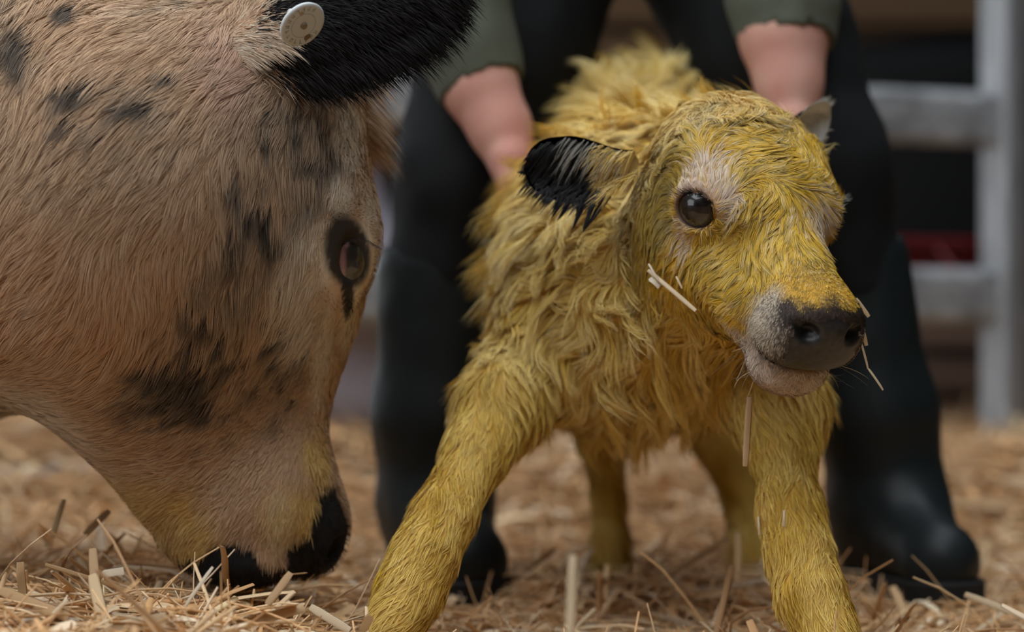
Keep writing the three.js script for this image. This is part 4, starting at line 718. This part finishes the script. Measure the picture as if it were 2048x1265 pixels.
  S.cap(shL, elbL, 0.072, 0.062, 0.03); S.cap(shR, elbR, 0.072, 0.064, 0.03);
  S.cap(elbL, at(938, 95, 2.672), 0.062, 0.053, 0.02); S.cap(at(938, 95, 2.672), at(960, 160, 2.665), 0.0535, 0.0505, 0.01);
  S.cap(elbR, at(1564, 0, 2.672), 0.066, 0.0605, 0.02); S.cap(at(1564, 0, 2.672), at(1568, 58, 2.665), 0.0605, 0.057, 0.01);
  // open cuffs
  const cut = (c, dir, r) => S.cap(c.clone().addScaledVector(dir, 0.011), c.clone().addScaledVector(dir, 0.12), r, r, 0.006, null, true);
  const dL = wristL.clone().sub(cuffL).normalize(), dR = wristR.clone().sub(cuffR).normalize();
  S.cap(at(960, 160, 2.665).addScaledVector(dL, 0.062), at(960, 160, 2.665).addScaledVector(dL, 0.2), 0.066, 0.066, 0.004, null, true); S.cap(at(1568, 58, 2.665).addScaledVector(dR, 0.068), at(1568, 58, 2.665).addScaledVector(dR, 0.2), 0.07, 0.07, 0.004, null, true);
  wrk(S, 0.003, 22);
  part('sweater', local(bodyGeometry(surfaceNets(S, [-0.3, 0.45, -3.15], [0.6, 1.35, -2.5], 0.007)), person), new THREE.MeshStandardMaterial({ color: 0x575c50, roughness: 0.95 }), person, 'grey green long sleeves pushed up');
  // trousers
  const T = new Field(), mid = [at(1005, 110, 2.78), at(1545, 110, 2.78)], btop = [at(872, 560, 2.75), at(1706, 560, 2.74)];
  T.cap(at(1190, -320, 2.9), at(1300, -320, 2.9), 0.142, 0.142, 0.05);
  for (let i = 0; i < 2; i++) { T.cap(hip[i], mid[i], 0.118, 0.096, 0.04); T.cap(mid[i], knee[i], 0.096, 0.074, 0.03); T.cap(knee[i], btop[i], 0.074, 0.0595, 0.03); }
  wrk(T, 0.006, 14);
  part('trousers', local(bodyGeometry(surfaceNets(T, [-0.3, 0.25, -3.15], [0.6, 1.05, -2.5], 0.008)), person), new THREE.MeshPhysicalMaterial({ color: 0x0e1113, roughness: 0.8, specularIntensity: 0.5 }), person, 'black waterproof trousers');
  // boots
  const bootMat = new THREE.MeshPhysicalMaterial({ color: 0x1a2123, roughness: 0.46, specularIntensity: 0.5 }), soleMat = new THREE.MeshStandardMaterial({ color: 0x0b0c0d, roughness: 0.8 });
  [[btop[0], at(866, 830, 2.765), at(872, 1000, 2.78), at(935, 1120, 2.64), 0], [btop[1], at(1752, 830, 2.75), at(1775, 1010, 2.76), at(1878, 1150, 2.63), 1]].forEach(([top, calfP, an, toe, i]) => {
    const F = new Field(), tt = at(i ? 1703 : 873, 535, 2.75), heel = an.clone(); heel.y = 0.05; heel.z -= 0.02; toe.y = 0.042;
    F.cap(tt, calfP, 0.0655, 0.0655, 0.02); F.cap(calfP, an, 0.0655, 0.052, 0.03); F.cap(an, heel, 0.05, 0.046, 0.03); F.cap(an, toe, 0.045, 0.036, 0.07); F.cap(heel, toe, 0.045, 0.04, 0.03);
    const up = tt.clone().sub(calfP).normalize();
    F.cap(tt.clone().addScaledVector(up, 0.072), tt.clone().addScaledVector(up, 0.3), 0.0745, 0.1, 0.004, null, true);
    wrk(F, 0.0022, 20);
    const lo = [Math.min(an.x, toe.x, tt.x) - 0.1, -0.02, -2.92], hi = [Math.max(an.x, toe.x, tt.x) + 0.1, 0.45, -2.52];
    const g = surfaceNets(F, lo, hi, 0.006); for (let v = 1; v < g.pos.length; v += 3) if (g.pos[v] < 0.014) g.pos[v] = 0.014;
    const b = part('boot', local(bodyGeometry(g), person), bootMat, person, 'dark rubber wellington boot');
    const pts = []; for (let q = 0; q < 40; q++) { const a = q / 40 * Math.PI * 2, d = toe.clone().sub(heel); d.y = 0; const L = d.length(); d.normalize(); const sd = new V3(-d.z, 0, d.x), ca = Math.cos(a), sa = Math.sin(a), c = ca > 0 ? toe : heel; pts.push(new THREE.Vector2(c.x + d.x * ca * 0.046 + sd.x * sa * 0.047, -(c.z + d.z * ca * 0.046 + sd.z * sa * 0.047))); }
    part('sole', local(new THREE.ExtrudeGeometry(new THREE.Shape(pts), { depth: 0.02, bevelEnabled: true, bevelSize: 0.003, bevelThickness: 0.003, bevelSegments: 1 }).rotateX(-Math.PI / 2).translate(0, 0.002, 0), person), soleMat, b);
  });
}

// ------------------------------------------------------------------ straw
const strawTones = [[0.50, 0.325, 0.165], [0.56, 0.39, 0.21], [0.44, 0.27, 0.125], [0.60, 0.46, 0.29], [0.38, 0.23, 0.11], [0.62, 0.52, 0.38]];
// a stalk along x, 1 long: flattened tube that bends; w and t are its width and thickness per unit length
function stalkGeometry(w, t, bend, kink, split, seg = 5) {
  const P = [], I = [], n = 6;
  for (let i = 0; i <= seg; i++) {
    const u = i / seg, x = u - 0.5, y = bend * (0.25 - x * x) * 2 + (u > 0.55 ? kink * (u - 0.55) : 0), k = (split && u > 0.8 ? 1.35 : 1) * (u < 0.02 || u > 0.98 ? 0.8 : 1);
    for (let j = 0; j < n; j++) { const a = j / n * Math.PI * 2 + 0.3 * u; P.push(x, y + Math.sin(a) * t / 2 * k, Math.cos(a) * w / 2 * k); }
  }
  for (let i = 0; i < seg; i++) for (let j = 0; j < n; j++) { const a = i * n + j, b = i * n + (j + 1) % n; I.push(a, b, a + n, b, b + n, a + n); }
  for (let j = 1; j < n - 1; j++) { I.push(0, j + 1, j, seg * n, seg * n + j, seg * n + j + 1); }
  const g = new THREE.BufferGeometry(); g.setAttribute('position', new THREE.Float32BufferAttribute(P, 3)); g.setIndex(I); g.computeVertexNormals(); return g;
}
const stalks = [stalkGeometry(0.05, 0.03, 0.02, 0, 0), stalkGeometry(0.08, 0.018, 0.12, 0.25, 0), stalkGeometry(0.022, 0.016, -0.1, 0.6, 0), stalkGeometry(0.1, 0.014, 0.16, -0.4, 1), stalkGeometry(0.018, 0.014, 0.22, 0.2, 0), stalkGeometry(0.06, 0.03, -0.02, 0, 1)];
const strawMat = new THREE.MeshStandardMaterial({ color: 0xffffff, roughness: 0.6 });
{
  const bed = new THREE.Group(); bed.name = 'straw_bedding'; bed.userData = { label: 'deep loose golden straw bedding covering the barn floor', category: 'straw', kind: 'stuff' }; scene.add(bed);
  const per = 20000, m = new THREE.Matrix4(), q = new THREE.Quaternion(), e = new THREE.Euler(), c = new THREE.Color();
  stalks.forEach((g, gi) => {
    const im = new THREE.InstancedMesh(g, strawMat, per); im.name = 'stalks'; im.userData.kind = 'stuff'; lit(im);
    for (let i = 0; i < per; i++) {
      const z = i < per * 0.62 ? -rr(1.7, 3.1) : -rr(3.0, 6.2), half = Math.max(0.4, -z * 0.32), x = rr(-half, half) * 1.05, len = rr(0.03, 0.13) * (gi === 4 ? 1.2 : 1);
      const steep = rnd() < 0.035 ? rr(-0.9, 0.9) : rr(-0.22, 0.22);
      e.set(rr(-0.6, 0.6), rr(0, Math.PI * 2), steep, 'YXZ'); q.setFromEuler(e);
      const y = ground(x, z) + Math.pow(rnd(), 1.6) * 0.042 + Math.abs(Math.sin(steep)) * len * 0.35;
      m.compose(new V3(x, y, z), q, new V3(len, len * rr(0.7, 1.3), len * rr(0.5, 1.5) * clamp(0.09 / len, 0.6, 1.6))); im.setMatrixAt(i, m);
      const tn = strawTones[Math.floor(rnd() * 6)], j = rr(0.65, 1.1); im.setColorAt(i, c.setRGB(Math.min(0.95, tn[0] * j * 1.6), Math.min(0.8, tn[1] * j * 1.5), tn[2] * j * 1.4));
    }
    bed.add(im);
  });
  // the stalks one can tell apart in front
  const toneMats = strawTones.map((t) => new THREE.MeshStandardMaterial({ color: new THREE.Color().setRGB(...t), roughness: 0.55 }));
  const proto = stalks.map((g, i) => { const o = lit(new THREE.Mesh(g, toneMats[i])); return o; });
  const place = (a, b, gi, tone, wide, label, group, roll = 0.2) => {
    const o = proto[gi].clone(); o.material = toneMats[tone]; o.name = numbered('straw_stalk'); scene.add(o);
    const d = b.clone().sub(a), L = d.length(), x = d.normalize(), up = new V3(0, Math.sin(roll), Math.cos(roll)), zv = x.clone().cross(up).normalize(), y = zv.clone().cross(x);
    o.quaternion.setFromRotationMatrix(new THREE.Matrix4().makeBasis(x, y, zv)); o.position.copy(a).lerp(b, 0.5); o.scale.set(L, L, wide / [0.05, 0.08, 0.022, 0.1, 0.018, 0.06][gi]); if (L > 0.07) o.scale.y = 0.07;
    return tag(o, label, 'straw', group);
  };
  // straws on the calf
  const on = (px, py, lift) => { let d = 1.95; for (let i = 0; i < 60; i++) { const p = at(px, py, d), s = calfF.d(p.x, p.y, p.z); if (s < lift) break; d += Math.max(0.0015, (s - lift) * 0.8); if (d > 2.6) return at(px, py, 2.16); } return at(px, py, d); };
  place(on(1296, 541, 0.011), on(1392, 622, 0.011), 0, 3, 0.0046, 'beige straw stuck across the calf\'s cheek');
  place(on(1300, 556, 0.013), on(1319, 570, 0.013), 3, 5, 0.0065, 'short whitish straw flake at the calf\'s jaw, beside the long cheek straw');
  place(on(1297, 528, 0.012), on(1316, 562, 0.012), 4, 5, 0.002, 'thin pale straw sliver pointing up from the calf\'s cheek straw');
  place(on(1352, 553, 0.012), on(1364, 578, 0.012), 4, 3, 0.002, 'small thin straw sliver on the calf\'s cheek below the eye');
  const d0 = 2.115;
  place(at(1664, 573, 2.125), at(1716, 632, d0), 0, 3, 0.0046, 'straw leaning from the calf\'s nose bridge over the dark boot');
  place(at(1716, 628, d0), at(1733, 692, d0), 0, 1, 0.0042, 'bent straw hanging down beside the calf\'s nostril');
  place(at(1680, 580, 2.12), at(1714, 602, d0), 4, 3, 0.0025, 'thin arched straw above the calf\'s nose');
  place(at(1711, 598, d0), at(1738, 634, d0), 0, 1, 0.0042, 'forked straw tip sticking out right of the calf\'s nose');
  place(at(1720, 680, d0), at(1735, 738, d0), 4, 3, 0.002, 'thin straw whisker hanging from the calf\'s upper lip');
  place(at(1735, 736, d0), at(1765, 781, d0), 4, 3, 0.002, 'thin straw end pointing down right below the calf\'s nose');
  place(at(1499, 795, 2.2), at(1489, 935, 2.19), 1, 2, 0.0062, 'flat brown straw dangling below the calf\'s throat');
  place(on(1568, 1021, 0.008), on(1568, 1050, 0.008), 3, 3, 0.0026, 'short pale straw stuck on the calf\'s knee');
  place(on(1516, 1034, 0.008), on(1519, 1068, 0.008), 3, 3, 0.0022, 'grey white straw chip at the inner side of the calf\'s knee');
  // foreground stalks with places of their own
  const hero = [[185, 1098, 2.12, 200, 1265, 2.08, 0, 2, 0.009, 'upright tan straw stalk left below the cow\'s chin'], [184, 1150, 2.06, 214, 1272, 2.02, 5, 1, 0.0105, 'broad pale straw standing upright near the left corner'], [0, 1183, 2.08, 150, 1240, 2.02, 1, 2, 0.010, 'broad tan straw slanting down'], [40, 1125, 2.1, 52, 1235, 2.1, 1, 2, 0.008, 'upright brownish straw standing at the left frame edge'], [75, 1262, 2.0, 135, 1200, 2.02, 0, 3, 0.004, 'thin straw slanting upward'], [210, 1262, 1.99, 335, 1232, 2.0, 3, 3, 0.009, 'pale split straw lying flat'], [450, 1258, 2.02, 608, 1216, 2.04, 5, 1, 0.009, 'long straw with broken end lying below the cow\'s nose'], [535, 1210, 2.05, 580, 1150, 2.07, 1, 2, 0.007, 'pointed straw blade rising in front of the cow\'s nose'], [370, 1215, 2.04, 425, 1138, 2.06, 4, 5, 0.003, 'thin whitish straw rising under the cow\'s lip'], [205, 1150, 2.07, 242, 1142, 2.06, 3, 5, 0.007, 'whitish straw flake below the cow\'s jaw, lying level'], [725, 1262, 2.02, 742, 1232, 2.02, 1, 2, 0.008, 'short upright straw against the calf\'s hoof'], [105, 1075, 2.3, 128, 1000, 2.34, 0, 1, 0.006, 'blurred straw stalk leaning up below the cow\'s jaw'], [170, 1070, 2.3, 215, 1030, 2.34, 1, 2, 0.007, 'blurred tan straw below the cow\'s chin'], [620, 1215, 2.12, 700, 1262, 2.1, 0, 3, 0.008, 'pale straw lying between the cow\'s nose and the calf\'s leg'], [1140, 1290, 1.76, 1145, 1115, 1.78, 1, 3, 0.007, 'blurred white straw blade standing upright between the calf\'s legs'], [1930, 1190, 2.35, 2048, 1235, 2.3, 0, 3, 0.007, 'long pale straw lying in front of the boot toe'], [90, 1130, 2.1, 250, 1180, 2.12, 4, 2, 0.004, 'thin dark straw lying level below the cow\'s jaw']];
  for (const [x, y, d, X, Y, D, gi, tone, w, label] of hero) place(at(x, y, d), at(X, Y, D), gi, tone, w, label);
  for (let i = 0; i < 260; i++) {
    const px = rr(-40, 2090), d = i < 190 ? (px < 700 ? rr(1.95, 2.4) : rr(2.28, 2.75)) : rr(2.4, 3.3), x = (px - 1024) / FOCAL * d, a = rr(0, Math.PI * 2), L = rr(0.045, 0.13), up = rnd() < 0.07 ? rr(0.2, 0.55) : rr(-0.12, 0.18), y = ground(x, -d) + rr(0.03, 0.046);
    if (calfF.d(x + Math.cos(a) * L / 2, y, -d + Math.sin(a) * L / 2) < L / 2 + 0.01 || cowF.d(x, y, -d) < 0.03) continue;
    const p = new V3(x, y + Math.max(0, Math.sin(up)) * L * 0.1, -d), e2 = p.clone().add(new V3(Math.cos(a) * Math.cos(up), Math.sin(up), Math.sin(a) * Math.cos(up)).multiplyScalar(L));
    place(p, e2, Math.floor(rnd() * 6), Math.floor(rnd() * 6), rr(0.003, 0.0085), 'loose golden straw stalk lying among the bedding', 'loose straw stalks in the bedding', rr(-0.5, 0.9));
  }
}
renderer.render(scene, camera);
